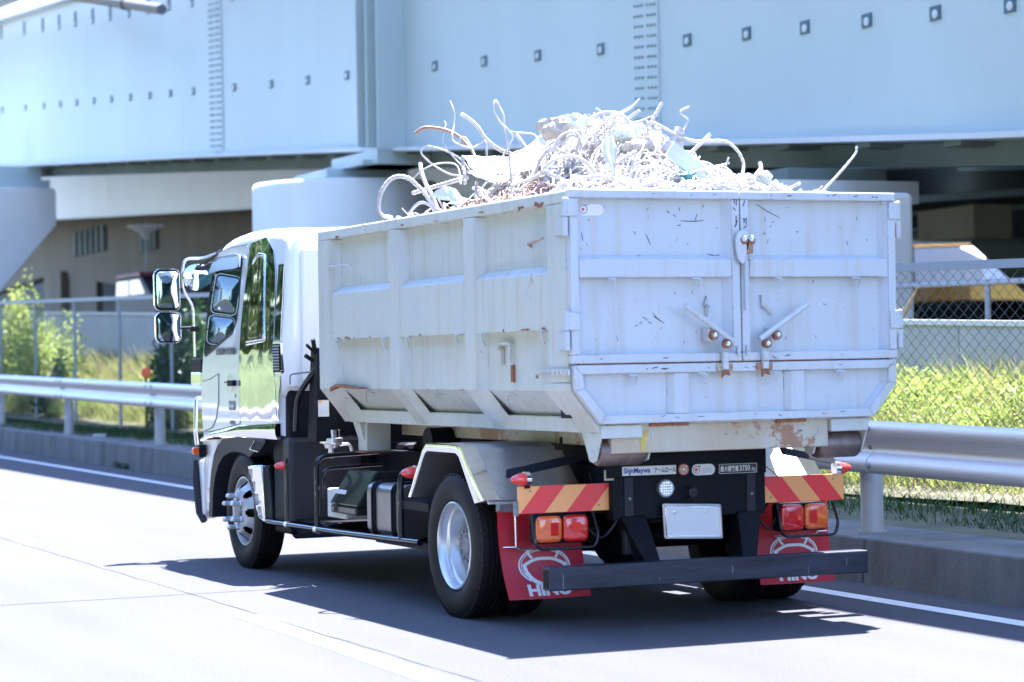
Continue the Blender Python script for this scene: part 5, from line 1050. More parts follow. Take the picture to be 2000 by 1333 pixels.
# ------------------------------------------------ the scrap container (rests on the truck)
K=empty('scrap_container',(0,2.06,1.03),'weathered pale grey open-top steel scrap container with twin rear doors, on the truck','container')
CW=1.035; CL=4.118; TOP=2.447; FOLD=1.354; BOT=1.171; BX=.853
PC=MT['cont']; PR=MT['contr']
def cb(*a,name='rib',m=None,bevel=.006): return MB().box(*a).build(name,m or PC,K,bevel=bevel)
for s in (-1,1):
    X=lambda a:s*a
    o_=lambda a,b:(min(s*a,s*b),max(s*a,s*b))
    cb(*o_(.955,CW),.0,CL,2.378,TOP,name='top_rail',bevel=.010)
    # side plates
    m=MB(); 
    for (x0,z0),(x1,z1) in (((.975,2.378),(.975,FOLD)),((.975,FOLD),(.80,1.205))):
        m.loft([[(s*x0,y,z0),(s*(x0-.006),y,z0),(s*(x1-.006),y,z1),(s*x1,y,z1)] for y in (.02,.7,1.4,2.1,2.8,3.5,CL-.02)])
    m.build('side_plate',PC,K)
    cb(*o_(.79,BX),.1,4.03,1.118,1.205,name='bottom_rail')
    # trapezoid posts that follow the fold
    def post(ya,yb,sa,sb,name='side_post'):
        R_=[]
        for z,dx in ((2.377,0),(FOLD,0),(BOT-.045,-.182)):
            R_.append([(s*(CW+dx),ya,z),(s*(CW+dx),yb,z),(s*(.972+dx),yb+sb,z),(s*(.972+dx),ya-sa,z)])
        MB().loft(R_).build(name,PC,K,bevel=.006)
    post(3.885,4.116,.10,0); post(2.56,2.735,.055,.055); post(1.315,1.478,.055,.055); 
    R_=[[(s*(CW-.002),.035,2.377),(s*(CW-.002),.29,2.377),(s*.955,.29,2.377),(s*.955,.035,2.377)],[(s*(CW-.002),.035,1.40),(s*(CW-.002),.29,1.40),(s*.955,.29,1.40),(s*.955,.035,1.40)]]
    MB().loft(R_).build('side_post',PC,K,bevel=.006)
    MB().loft([[(s*(CW-.002),.03,1.398),(s*(CW-.002),.34,1.398),(s*.955,.34,1.398),(s*.955,.03,1.398)],[(s*(CW-.002),.03,FOLD),(s*(CW-.002),.36,FOLD),(s*.955,.36,FOLD),(s*.955,.03,FOLD)],[(s*BX,.03,BOT-.05),(s*BX,.26,BOT-.05),(s*.77,.26,BOT-.05),(s*.77,.03,BOT-.05)]]).build('side_post',PC,K,bevel=.006)
    for ya,yb in ((2.79,3.785),(1.533,2.505),(.291,1.26)):
        R_=[[(s*.973,y,1.688),(s*(CW-.003),y,1.688),(s*(CW-.003),y,2.004),(s*.973,y,2.05)] for y in (ya-.05,yb+.05)]
        MB().loft(R_).build('side_belt',PC,K,bevel=.005)
    # rope hooks
    hk=[(3.68,1.688),(2.80,1.688),(2.38,1.688),(1.55,1.688),(1.17,1.688),(.32,1.688)]
    for y,z in hk:
        m=MB(); m.tube(spline([(s*(CW-.01),y,z-.003),(s*(CW+.022),y,z-.006),(s*(CW+.026),y-.006,z-.03),(s*(CW+.010),y-.014,z-.075)],4),.0075,6); m.build('rope_hook',PC,K,smooth=60)
    for y in (3.35,2.12,.98):
        m=MB(); x=.94; z=1.325; m.tube(spline([(s*(x-.0),y-.06,z+.0),(s*(x+.03),y,z+.012),(s*(x+.02),y+.05,z-.03),(s*(x+.01),y+.06,z-.06)],4),.006,6); m.build('rope_hook',PC,K,smooth=60)
# bars and latch on the left side
MB().tube([(-1.045,3.88,2.19),(-1.055,3.60,2.19),(-1.02,3.50,2.19)],.007,6).build('side_rod',PC,K,smooth=60)
MB().tube([(-.98,.62,2.17),(-1.04,.52,2.175),(-1.045,.31,2.20)],.008,6).build('side_rod',MT['rusty'],K,smooth=60)
m=MB(); m.box(-1.0,-.976,1.02,1.07,1.50,1.60); m.tube(fillet([(-1.0,1.045,1.59),(-1.0,1.045,1.625),(-1.0,.89,1.625),(-1.0,.89,1.51)],.02),.012,6); m.build('side_latch',PC,K,bevel=.003)
MB().box(-.992,-.976,.875,.905,1.40,1.50).build('rust_slot',MT['rust'],K)
MB().box(-.93,-.90,.24,.36,1.20,1.30).build('drain_hole',MT['black'],K)
MB().tube(spline([(-1.0,.52,1.43),(-1.05,.40,1.45),(-1.05,.30,1.462),(-1.045,.22,1.46)],4),.010,6).build('tie_strap',MT['rusty'],K,smooth=60)
m=MB(); m.box(-1.052,-1.037,-.005,.22,1.44,1.475); 
for k in range(4): m.cyl((-1.06,.02+.05*k,1.457),(-1.037,.02+.05*k,1.457),.011,8)
m.build('side_catch',PC,K,bevel=.003)
# front wall, floor
MB().box(-CW+.003,CW-.003,CL-.02,CL+.0,FOLD,TOP-.07).build('front_wall',PC,K)
MB().loft([[(-CW+.01,CL-.02,FOLD),(CW-.01,CL-.02,FOLD),(CW-.01,CL-.003,FOLD),(-CW+.01,CL-.003,FOLD)],[(-BX,CL-.02,1.12),(BX,CL-.02,1.12),(BX,CL-.003,1.12),(-BX,CL-.003,1.12)]]).build('front_wall',PC,K)
MB().box(-.954,.954,CL-.075,CL-.001,2.38,TOP).build('top_rail',PC,K,bevel=.01)
MB().box(-.80,.80,.03,CL-.03,1.16,1.20).build('floor_plate',PC,K)
# rear doors
def door(x0,x1,left):
    """box-section frame, recessed sheet with chamfer, mid rail"""
    zt,zb=2.449,1.501; st=.052; e=[]
    d=MB().box(x0+st,x1-st,.030,.036,zb+.045,zt-.047).build('rear_door',PR,K)
    def q(*a,nm='door_frame',bv=.006): return MB().box(*a).build(nm,PR,d,bevel=bv)
    q(x0,x1,-.022,.030,zt-.048,zt); q(x0,x1,-.022,.030,zb,zb+.048)
    q(x0,x0+st,-.020,.030,zb+.0485,zt-.0485); q(x1-st,x1,-.020,.030,zb+.0485,zt-.0485)
    xi0,xi1=x0+st,x1-st
    # chamfer strip beside inner/outer stile
    cx=xi1; 
    MB().loft([[(cx-.045,.030,z),(cx+.001,.030,z),(cx+.001,-.012,z)] for z in (zb+.048,zt-.048)]).build('chamfer_strip',MT['contp'],d)
    MB().loft([[(x,-.020,1.968),(x,.030,1.968),(x,.030,2.092),(x,-.020,2.066)] for x in (xi0+.001,xi1-.002)]).build('mid_rail',PR,d,bevel=.005)
    return d
dl=door(-1.034,.0135,True); dr=door(.0205,1.034,False)
# hinges
for s,zz in ((-1,((2.400,2.195),(1.785,1.573))),(1,((2.400,2.192),(1.778,1.560)))):
    for z1,z0 in zz:
        m=MB(); zc=(z0+z1)/2
        m.cyl((s*1.058,-.012,zc+.003),(s*1.058,-.012,z1),.017,12); m.cyl((s*1.058,-.012,z0),(s*1.058,-.012,zc-.003),.017,12)
        m.box(min(s*.985,s*1.052),max(s*.985,s*1.052),-.030,-.0225,zc+.004,z1-.004); m.box(min(s*1.037,s*1.05),max(s*1.037,s*1.05),-.004,.14,z0+.004,zc-.004)
        m.cyl((s*1.058,-.012,z1),(s*1.058,-.012,z1+.006),.010,8)
        m.build('hinge',MT['contr'],K,smooth=35,bevel=.002)
# corner cover behind the doors
for s in (-1,1): MB().box(min(s*.96,s*1.033),max(s*.96,s*1.033),.0305,.0345,1.40,2.376).build('corner_plate',PC,K)
# lower tailgate
gt,gbm=1.493,1.170
outl=[(-1.028,gt),(1.020,gt),(1.020,1.356),(.866,gbm),(-.866,gbm),(-1.016,1.356)]
tg=MB().loft([[(x*.985,y,z) for x,z in outl] for y in (.020,.026)]).build('tailgate',PR,K)
inn=[(-.972,gt-.05),(.965,gt-.05),(.965,1.366),(.835,1.216),(-.835,1.216),(-.965,1.366)]
for i in range(6):
    a,b=outl[i],outl[(i+1)%6]; c_,d_=inn[i],inn[(i+1)%6]
    MB().loft([[(p[0],y,p[1]) for p in (a,b,d_,c_)] for y in (-.024,.0195)]).build('gate_frame',PR,tg,bevel=.005)
inn2=[(x*.985,z-(.012 if z>1.4 else -.010)) for x,z in inn]
for i in (1,2,4,5):
    a,b=inn[i],inn[(i+1)%6]; c_,d_=[(a[0]*.965,a[1]),(b[0]*.965,b[1]+.0)]
    MB().add([(a[0],-.012,a[1]),(b[0],-.012,b[1]),(d_[0],.0195,d_[1]),(c_[0],.0195,c_[1])],[(0,1,2,3)]).build('chamfer_strip',MT['contp'],tg)
for x0,x1 in ((-.413,-.322),(.330,.417)):
    MB().loft([[(x0-.035,.0195,z),(x0,-.016,z),(x1,-.016,z),(x1+.004,.0195,z)] for z in (1.217,1.442)]).build('gate_post',PR,tg,bevel=.004)
for x,z in ((-.779,1.967),(-.253,1.966),(.26,1.968),(.773,1.966),(-.66,1.440),(-.226,1.440),(.224,1.440),(.657,1.440)):
    m=MB(); y0=-.022; m.tube(spline([(x-.03,y0+.01,z-.004),(x-.01,y0-.012,z-.006),(x+.004,y0-.022,z-.014),(x,y0-.018,z-.035),(x-.003,y0-.012,z-.062)],4),.0068,6); m.build('rope_hook',PR,K,smooth=60)
# centre cam lock and drop rod
m=MB(); cam_=[(.010,2.232),(-.022,2.215),(-.036,2.18),(-.034,2.13),(-.022,2.07),(.002,2.042),(.020,2.042),(.028,2.09),(.045,2.12),(.050,2.16),(.060,2.20),(.035,2.225)]
m.loft([[(x,y,z) for x,z in rnd(cam_,.012,3)] for y in (-.060,-.046)]); lk=m.build('cam_lock',MT['contr'],K,bevel=.003)
for x in (.020,.066):
    m=MB(); m.lathe([(0,-.085),(.012,-.083),(.020,-.072),(.021,-.062)],(x,0,2.180),'Y',14); m.build('lock_bolt',MT['chrome2'],lk,smooth=60)
    m=MB(); m.lathe([(.0,-.0625),(.027,-.0625),(.029,-.058),(0,-.058)],(x,0,2.174),'Y',6); m.build('rusty_washer',MT['rust'],lk)
m=MB(); m.box(.030,.075,-.060,-.024,2.10,2.17); m.build('lock_bracket',MT['rusty'],lk,bevel=.004)
m=MB(); m.cyl((.035,-.045,1.785),(.035,-.045,2.095),.010,10); m.cyl((.052,-.05,2.07),(.075,-.05,2.07),.008,8); m.build('lock_rod',PR,lk,smooth=50)
for x in (-.015,.045): MB().cyl((x,-.032,1.535),(x,-.032,1.585),.011,10).build('rod_guide',PR,K,smooth=50)
# swing levers with catches
def lever(x0,z0,x1,z1,px,pz,bx,bz,s,name='swing_lever'):
    d=Vector((x1-x0,0,z1-z0)).normalized(); n=Vector((-d.z,0,d.x)); q=lambda p,o,y:tuple(Vector((p[0],y,p[1]))+n*o)
    m=MB(); m.tube([(x0,-.062,z0),(x1,-.062,z1)],.0165,10); lv=m.build(name,PR,K,smooth=50)
    m=MB(); m.box(px-.028,px+.028,-.050,.030,pz-.038,pz+.038); m.build('lever_bracket',PR,lv,bevel=.004)
    for (a,b) in ((px+.0*s,pz-.004),(bx,bz)):
        m=MB(); m.lathe([(0,-.100),(.010,-.098),(.0165,-.088),(.017,-.078)],(a,0,b),'Y',14); m.build('lever_bolt',MT['chrome2'],lv,smooth=60)
        m=MB(); m.lathe([(0,-.079),(.025,-.079),(.027,-.050),(0,-.050)],(a,0,b),'Y',12); m.build('rusty_collar',MT['rust'],lv,smooth=30)
    m=MB(); m.box(bx-.018,bx+.018,-.055,-.026,1.455,bz-.012); m.cyl((bx,-.045,1.50),(bx,-.045,1.555),.022,12); m.build('catch_arm',PR,lv,bevel=.004)
    m=MB(); m.box(bx-.050,bx+.050,-.040,-.0245,1.448,1.488); m.build('catch_plate',MT['rusty'],lv,bevel=.003)
    m=MB(); m.prism([(bx-.022,1.447),(bx+.022,1.447),(bx+.026,1.420),(bx,1.430),(bx-.024,1.410)],'Y',-.05,-.036); m.build('catch_claw',MT['rust'],lv)
lever(-.362,1.814,-.062,1.606,-.187,1.650,-.106,1.597,-1); lever(.419,1.815,.104,1.618,.214,1.646,.148,1.595,1)
for x,z,x2,z2 in ((-.186,1.865,-.186,1.755),(.159,1.868,.234,1.760)):
    m=MB(); m.prism([(x,z),(x+.020,z-.062),(x+.004,z-.045),(x-.020,z-.058)] if x<0 else [(x,z),(x+.045,z-.05),(x+.015,z-.05),(x+.012,z-.075)],'Y',.010,.0295); m.tube([(x+.003,.012,z-.045),(x2,.012,z2)],.008,4); m.build('lever_rest',PR,K)
# stickers
m=MB(); P_=rrect(.150,.062,.03,5); m.loft([[(-.882+a,.0292-d,2.340+b) for a,b in P_] for d in (0,.0012)]); o=m.build('door_sticker',MT['sticker'],K)
m=MB(); m.tube([(-.928+.023*math.cos(t),.0275,2.342+.023*math.sin(t)) for t in [6.2832*k/20 for k in range(20)]],.0018,4,closed=True); m.strip([(-.925,.0270,2.366),(-.893,.0270,2.366)],.003,'Y'); m.build('print_ring',MT['bprint'],o)
MB().lathe([(0,-.0015),(.009,-.0015),(.009,0)],(-.930,.0280,2.342),'Y',14).build('print_dot',MT['lenslit'],o)
for k,(a,b) in enumerate(((.03,.05),(0,.07),(.02,.06))): MB().box(-.895+a*.3,-.855+b*.6,.0270,.0278,2.352-.012*k,2.3535-.012*k).build('print_line',MT['orange'],o)
# scratches: bare metal gouges, each a thin tapering stroke
m=MB(); rs=random.Random(4)
def scr(pts,w,y): 
    n=len(pts); m.strip([(a,y,b) for a,b in pts],[w*(.25+math.sin(math.pi*(i+.5)/n)) for i in range(n)],'Y')
Y1=.0292
for a in ([(-.333,2.283),(-.28,2.281),(-.23,2.282),(-.184,2.286)],[(-.240,2.284),(-.236,2.30),(-.227,2.322)],[(-.353,2.257),(-.329,2.259)],[(-.55,2.211),(-.535,2.18),(-.521,2.148)],[(-.624,2.224),(-.610,2.207)],[(-.515,1.775),(-.49,1.745),(-.445,1.717)],[(-.51,1.755),(-.47,1.732),(-.45,1.720)],[(-.577,1.752),(-.55,1.735)],[(-.545,1.727),(-.525,1.715)],[(-.625,1.702),(-.61,1.71)],[(-.60,1.715),(-.587,1.727),(-.585,1.71)],[(-.941,2.218),(-.937,2.19),(-.932,2.168)],[(-.413,2.339),(-.405,2.325)],[(-.38,2.318),(-.36,2.305)],[(.15,2.38),(.22,2.34),(.30,2.305)],[(.235,2.250),(.245,2.262)],[(.25,2.275),(.262,2.285)],[(-.17,2.10),(-.12,2.09),(-.09,2.095)]): scr(a,.0045,Y1)
for k in range(46):
    x=rs.uniform(-.95,.95); z=rs.choice([rs.uniform(1.6,1.94),rs.uniform(2.12,2.38)]); 
    if abs(x-.02)<.12: continue
    l=rs.uniform(.005,.03); an=rs.uniform(.6,2.4); scr([(x,z),(x+l*.5*math.cos(an),z+l*.5*math.sin(an)+.002),(x+l*math.cos(an),z+l*math.sin(an))],rs.uniform(.0018,.004),Y1)
for k in range(34):
    x=rs.uniform(-1.0,1.0); z=rs.choice([2.425,1.525,1.468,1.20]); 
    if z==1.20: x*=.8
    l=rs.uniform(.01,.05); an=rs.uniform(-.9,.9); yv=-.0229 if z>1.5 else -.0248
    scr([(x,z),(x+l*.5*math.cos(an),z+l*.3*math.sin(an)),(x+l*math.cos(an),z+l*.5*math.sin(an))],rs.uniform(.002,.005),yv)
for k in range(12):
    x=rs.choice([-.012,.045]); z=rs.uniform(2.24,2.42); scr([(x+rs.uniform(-.015,.015),z),(x+rs.uniform(-.01,.01),z-rs.uniform(.01,.04))],.006,-.0215)
m.build('scratch_marks',MT['bprint'],K)['kind']='stuff'
def patch(m,y,z,l,h,x):
    for q in range(4):
        yc=y+rs.uniform(-.4,.4)*l; zc=z+rs.uniform(-.3,.3)*h; a=l*rs.uniform(.12,.35); b=h*rs.uniform(.3,.6); n=9
        ring=[(x,yc+a*rs.uniform(.45,1.1)*math.cos(6.283*i/n),zc+b*rs.uniform(.4,1.1)*math.sin(6.283*i/n)) for i in range(n)]
        m.add([(x-.0004*q,)+v[1:] for v in ring],[tuple(range(n))])
m=MB()
for y,z,l in ((3.72,1.69,.05),(3.55,1.692,.14),(3.40,1.69,.02),(3.1,1.69,.02),(2.2,1.69,.03),(.60,1.693,.14),(.36,1.694,.07),(.9,1.692,.03)):
    patch(m,y,z+.006,l,.018,-1.0345)
for y,z,l,h in ((.60,2.372,.14,.02),(.40,2.374,.18,.03),(3.7,2.376,.08,.02),(1.9,2.376,.06,.01),(3.2,2.43,.05,.01),(2.5,2.385,.10,.012),(1.2,2.385,.08,.012)): patch(m,y,z+.012,l,h,-1.0362)
m.loft([[(-1.0375,3.90,1.36),(-1.0375,3.78,1.385),(-1.0375,3.55,1.37),(-1.0375,3.3,1.36),(-1.0375,3.3,1.352),(-1.0375,3.55,1.355),(-1.0375,3.78,1.368),(-1.0375,3.90,1.335)],[(-.98,3.90,1.36),(-.98,3.78,1.385),(-.98,3.55,1.37),(-.98,3.3,1.36),(-.98,3.3,1.352),(-.98,3.55,1.355),(-.98,3.78,1.368),(-.98,3.90,1.335)]])
m.build('rust_patches',MT['rust'],K)['kind']='stuff'
# seam of rust between doors and tailgate
MB().box(-.985,.985,-.004,.018,1.4935,1.5005).build('seam_rust',MT['rust'],K)
# underframe
for s in (-1,1):
    MB().box(s*.45-.045,s*.45+.045,.12,3.95,1.02,1.117).build('base_beam',MT['rusty'],K,bevel=.008)
    MB().box(min(s*.80,s*.62),max(s*.80,s*.62),3.83,4.0,.915,1.117).build('front_leg',PC,K,bevel=.006)
    MB().loft([[(s*.84,3.99,1.117),(s*.84,3.85,1.117),(s*.80,3.85,1.117),(s*.80,3.99,1.117)],[(s*.805,3.97,.99),(s*.805,3.87,.99),(s*.80,3.87,.99),(s*.80,3.97,.99)]]).build('leg_gusset',PC,K)
    MB().box(min(s*.82,s*.60),max(s*.82,s*.60),3.81,4.02,.905,.914).build('leg_foot',MT['rust'],K)
    # rear roller in its fork
    xo=s*.835; xi=s*.555
    m=MB(); m.lathe([(0,0),(.05,0),(.070,.006),(.076,.018),(.076,.262),(.07,.274),(.05,.28),(0,.28)],(min(xo,xi),.13,1.012),'X',32); rl=m.build('roller',MT['roller'],K,smooth=35)
    for x in (s*.852,s*.535):
        m=MB(); m.prism([(.03,1.12),(.26,1.12),(.17,.965),(.13,.955),(.09,.965),(.03,1.08)],'X',min(x,x-s*.012),max(x,x-s*.012)); m.lathe([(0,-.012),(.02,-.01),(.024,0)],(x if s<0 else x-.012*0,.13,1.0),'X',12,1 if s<0 else -1); m.build('roller_fork',PC,rl,bevel=.003)
    MB().box(min(s*.60,s*.85),max(s*.60,s*.85),.012,.06,1.09,1.162).build('corner_block',PC,K,bevel=.004)
MB().box(-.78,.595,.035,.09,1.005,1.162).build('rear_beam',MT['rusty'],K,bevel=.006)
for a,b in ((-.55,-.42),(-.41,-.31),(.25,.44)): MB().box(a,b,.012,.034,1.150,1.1675).build('gate_hinge',MT['rust'],K,bevel=.003)
m=MB(); m.loft([[(x,y,z) for x,z in ((-.70,1.15),(-.64,1.14),(-.66,1.10),(-.72,1.09))] for y in (.030,.0345)]); m.loft([[(x,y,z) for x,z in ((-.61,1.12),(-.555,1.13),(-.57,1.03),(-.60,1.01))] for y in (.030,.0345)]); m.build('yellow_paint_patch',mat('old_yellow_paint',(.55,.40,.10),.6,noise=(9,.3)),K)
MB().cyl((-.50,1.3,1.045),(-.43,1.3,1.045),.02,10).build('beam_pin',MT['black'],K)
# ------------------------------------------------ scrap
def heap(x,y): return 2.31+.49*math.exp(-(((x+.05)/.52)**2+((y-1.55)/.95)**2))+.10*math.exp(-((x/.85)**2))*math.exp(-((y-2.0)/1.6)**2)
r=random.Random(3); R_=[]
for j in range(34):
    y=.05+4.0*j/33; R_.append([(-.94+1.88*i/24,y,heap(-.94+1.88*i/24,y)-.04+r.uniform(-.03,.03)) for i in range(25)])
m=MB(); m.loft(R_,cap=False,closed=False)
tag(m.build('packed_scrap',MT['rubble']),'packed rubble and scrap filling the container to its rim','scrap heap',kind='stuff')
def wirebar(P,r_,rib,name,mt_,k=8):
    pts=spline(P,k); m=MB(); n=8 if r_>.008 else 6
    if rib:
        # resample for the ribs
        q=[pts[0]]; st_=.007
        for a,b in zip(pts[:-1],pts[1:]):
            L=(b-a).length; c=max(1,int(L/st_))
            for i in range(1,c+1): q.append(a.lerp(b,i/c))
        m.tube(q,r_,n,rr=[r_*(1.10 if (i//2)%2 else .90) for i in range(len(q))])
    else: m.tube(pts,r_,n)
    return m.build(name,mt_,None,smooth=60)
for i,(lb,rad,rib,P) in enumerate(BARS):
    P=[tuple(p) for p in P]; o=wirebar(P,rad,rib,'scrap_bar' if rad>.0075 else 'scrap_wire',MT['scrapr'] if lb.startswith('rust-spotted') else MT['scrap'])
    tag(o,lb,'steel bar' if rad>.0075 else 'wire','bent bars and wires sticking out of the scrap heap')
# dense tangle
def tangle(n,seed,mt_,name,x0,x1,y0,y1,dz,rmin,rmax,lab,lmax=.8):
    r=random.Random(seed); m=MB()
    for k in range(n):
        x=r.uniform(x0,x1); y=r.uniform(y0,y1); z=heap(x,y)+r.uniform(-.02,dz); a=r.uniform(0,6.283); L=r.uniform(.15,lmax); bend=r.uniform(-2.4,2.4); P=[]; hump=r.uniform(-.03,.10)
        nn=7
        for i in range(nn):
            t=i/(nn-1); aa=a+bend*(t-.5); P.append(Vector((x,y,z)))
            x+=math.cos(aa)*L/nn; y+=math.sin(aa)*L/nn; 
            if i==nn-1: break
            cx=min(.9,max(-.9,x)); cy=min(4.0,max(.1,y)); x,y=cx,cy
            z=heap(cx,cy)+max(-.02,dz*r.uniform(0,1)*.8+hump*math.sin(math.pi*t))
        rad=r.uniform(rmin,rmax); m.tube(spline(P,3),rad,5)
    o=m.build(name,mt_,None,smooth=60); return tag(o,lab,'scrap tangle',kind='stuff')
tangle(1100,1,MT['scrap'],'scrap_tangle',-.9,.85,.1,3.0,.08,.0025,.0075,'dense tangle of dusty pale bars and wires covering the heap')
tangle(260,2,MT['scrap'],'scrap_tangle',-.6,.45,.3,2.2,.15,.0025,.007,'loose springy coils of pale wire around the summit of the heap',.7)
tangle(170,9,MT['scrapr'],'rusty_tangle',-.92,-.6,1.0,1.8,.06,.002,.005,'nest of rusty thin wire showing just above the left rim',.35)
tangle(120,12,MT['scrap'],'scrap_tangle',-.9,.3,.08,.5,.10,.004,.008,'row of pale bars lying along the rear rim of the container',.9)
def shards(n,seed,mt_,name,lab,sz):
    r=random.Random(seed); m=MB()
    for k in range(n):
        x=r.uniform(-.88,.8); y=r.uniform(.1,2.8); z=heap(x,y)+r.uniform(-.01,.09); a=Vector((r.gauss(0,1),r.gauss(0,1),r.gauss(0,.8))).normalized(); b=a.cross(Vector((r.gauss(0,1),r.gauss(0,1),r.gauss(0,1)))).normalized(); c=a.cross(b)
        L=r.uniform(.3,1.6)*sz; w=r.uniform(.15,.6)*sz; P=Vector((x,y,z)); q=[P-a*L-b*w*r.uniform(.3,1),P+a*L*.2-b*w,P+a*L-b*w*r.uniform(0,.6),P+a*L*.8+b*w,P-a*L*.3+b*w*r.uniform(.5,1.2),P-a*L+b*w*.4]
        q=[v+c*r.uniform(-.25,.25)*w for v in q]; m.add([tuple(v) for v in q]+[tuple(v+c*.004) for v in q],[(0,1,2,3,4,5),(11,10,9,8,7,6)]+[(i,(i+1)%6,6+(i+1)%6,6+i) for i in range(6)])
    return tag(m.build(name,mt_,None),lab,'scrap',kind='stuff')
shards(240,31,MT['sheet'],'scrap_shards','small torn pale sheet pieces mixed into the tangle',.05)
shards(90,33,MT['rubble'],'scrap_shards','small brown and grey broken pieces between the bars',.045)
shards(50,35,MT['mint'],'scrap_shards','small mint green painted fragments between the bars',.045)
m=MB(); r=random.Random(77)
for k in range(200):
    x=r.uniform(-.85,.75); y=r.uniform(.15,2.7); z=heap(x,y)+r.uniform(0,.10); a=Vector((r.gauss(0,1),r.gauss(0,1),r.gauss(0,.45))).normalized()*r.uniform(.06,.22); P=Vector((x,y,z)); m.tube([P-a,P+a],r.uniform(.004,.013),6)
tag(m.build('scrap_rods',MT['scrap'],None,smooth=50),'short straight cut rods lying in all directions in the heap','scrap',kind='stuff')
def sheet(name,pts,lab,cat_,mt_,depth=.05,thick=.004,seed=1,cr=.03):
    """crumpled sheet: outline in X-Z at its own depth, triangulated, folded"""
    r=random.Random(seed); bm=bmesh.new(); vs=[bm.verts.new(p) for p in pts]; f=bm.faces.new(vs)
    bmesh.ops.triangulate(bm,faces=[f]); bmesh.ops.subdivide_edges(bm,edges=bm.edges[:],cuts=3,use_grid_fill=True)
    for v in bm.verts: v.co+=Vector((r.uniform(-1,1)*cr*.3,r.uniform(-1,1)*cr+depth*math.sin(v.co.x*14+v.co.z*9),r.uniform(-1,1)*cr*.4))
    bmesh.ops.recalc_face_normals(bm,faces=bm.faces); me=bpy.data.meshes.new(name); bm.to_mesh(me); bm.free()
    o=finish(me,name,mt_,None); so_=o.modifiers.new('thick','SOLIDIFY'); so_.thickness=thick; return tag(o,lab,cat_)
sheet('sheet_scrap',[(-.84,1.9,2.80),(-.72,1.85,2.79),(-.6,1.8,2.78),(-.55,1.75,2.81),(-.40,1.6,2.93),(-.36,1.6,2.84),(-.43,1.55,2.78),(-.55,1.5,2.68),(-.66,1.55,2.66),(-.86,1.75,2.70)],'large pale torn sheet slung between the tall bars on the left of the heap','scrap sheet',MT['sheet'],.04,seed=3,cr=.012)
sheet('sheet_scrap',[(-.96,1.62,2.67),(-.87,1.6,2.685),(-.74,1.55,2.64),(-.69,1.55,2.66),(-.66,1.55,2.64),(-.76,1.5,2.595),(-.92,1.55,2.63)],'small white crumpled sheet low on the left of the heap','scrap sheet',MT['sheet'],.02,seed=4,cr=.012)
sheet('sheet_scrap',[(-.52,.62,2.80),(-.45,.62,2.805),(-.44,.6,2.73),(-.455,.6,2.56),(-.50,.58,2.62),(-.525,.6,2.67)],'bright white folded strip standing in the middle of the heap','scrap sheet',MT['sheet'],.02,seed=5,cr=.008)
sheet('sheet_scrap',[(-1.0,2.1,2.56),(-.93,2.05,2.61),(-.87,2.0,2.60),(-.84,2.0,2.54),(-.75,1.95,2.51),(-.88,1.95,2.50)],'grey creased scrap lying under the straight ribbed bar','scrap sheet',MT['sheet'],.02,seed=6,cr=.015)
sheet('sheet_scrap',[(-.74,1.75,2.50),(-.70,1.72,2.60),(-.665,1.7,2.58),(-.64,1.7,2.51)],'small cream coloured flap standing on the left rim','scrap sheet',MT['sheet'],.01,seed=8,cr=.006)
m=MB(); d=Vector((.255,0,-.185)).normalized(); 
A=Vector((-.185,.45,2.725)); B_=Vector((.075,.40,2.515)); n_=Vector((d.z,0,-d.x))
m.loft([[tuple(p+n_*a+Vector((0,b,0))) for a,b in ((-.048,-.03),(.048,-.03),(.048,0),(.042,0),(.042,-.024),(-.042,-.024),(-.042,0),(-.048,0))] for p in (A,B_)])
tag(m.build('steel_channel',MT['sheet'],None),'flat straight steel channel sloping down to the right corner of the heap','steel channel')
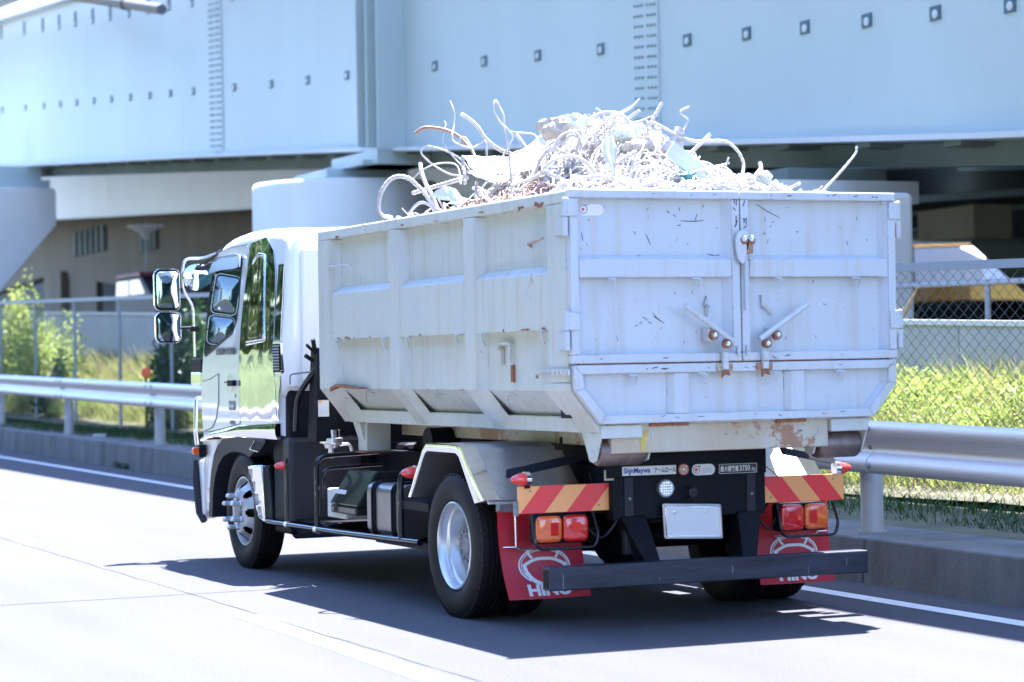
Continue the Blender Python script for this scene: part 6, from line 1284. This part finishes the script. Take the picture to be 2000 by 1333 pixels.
def chunk(name,c,s_,lab,cat_,mt_,seed,n=2):
    r=random.Random(seed); bm=bmesh.new(); bmesh.ops.create_icosphere(bm,subdivisions=3,radius=1)
    for v in bm.verts:
        k=1+.28*math.sin(v.co.x*5+seed)*math.cos(v.co.y*4+v.co.z*3)+r.uniform(-.10,.10); v.co=Vector((c[0]+v.co.x*s_[0]*k,c[1]+v.co.y*s_[1]*k,c[2]+v.co.z*s_[2]*k))
    me=bpy.data.meshes.new(name); bm.to_mesh(me); bm.free(); return tag(finish(me,name,mt_,None),lab,cat_)
chunk('crumpled_scrap',(-.56,1.2,2.90),(.08,.10,.065),'cream and brown crumpled lump left of the summit','rubble',MT['rubble'],2)
chunk('crumpled_scrap',(-.43,1.18,2.945),(.085,.08,.045),'pale mint green crumpled lump at the very summit','rubble',MT['mint'],3)
chunk('crumpled_scrap',(-.20,.95,2.85),(.10,.07,.05),'mint and white crumpled lump right of the summit','rubble',MT['mint'],5)
chunk('crumpled_scrap',(-.16,.85,2.77),(.10,.06,.04),'tan stained lump under the mint lump right of the summit','rubble',MT['rubble'],6)
chunk('concrete_knob',(.075,.8,2.86),(.028,.028,.026),'round concrete knob on a bar end right of the summit','rubble',MT['scrap'],7)
m=MB(); m.tube([(.07,.8,2.86),(.02,.8,2.80),(-.03,.8,2.74)],.02,10,rr=[.014,.022,.03]); m.tube([(.085,.8,2.82),(.09,.8,2.74),(.10,.8,2.68)],.013,8); tag(m.build('scrap_bar',MT['scrap'],None,smooth=50),'thick lumpy bar carrying the concrete knob','steel bar')
sheet('rubble_slab',[(.20,.5,2.46),(.25,.5,2.515),(.29,.5,2.57),(.36,.5,2.585),(.48,.5,2.58),(.50,.5,2.53),(.53,.5,2.46)],'mint green crumpled slab at the right end of the heap','rubble',MT['mint'],.06,.03,seed=9,cr=.02)
chunk('crumpled_scrap',(.52,.45,2.47),(.05,.05,.07),'white broken lump at the extreme right of the heap','rubble',MT['sheet'],11)
chunk('plastic_scrap',(-.10,.35,2.56),(.05,.04,.025),'small teal plastic scrap near the right of the heap','plastic scrap',mat('teal_plastic',(.05,.22,.25),.4),13)
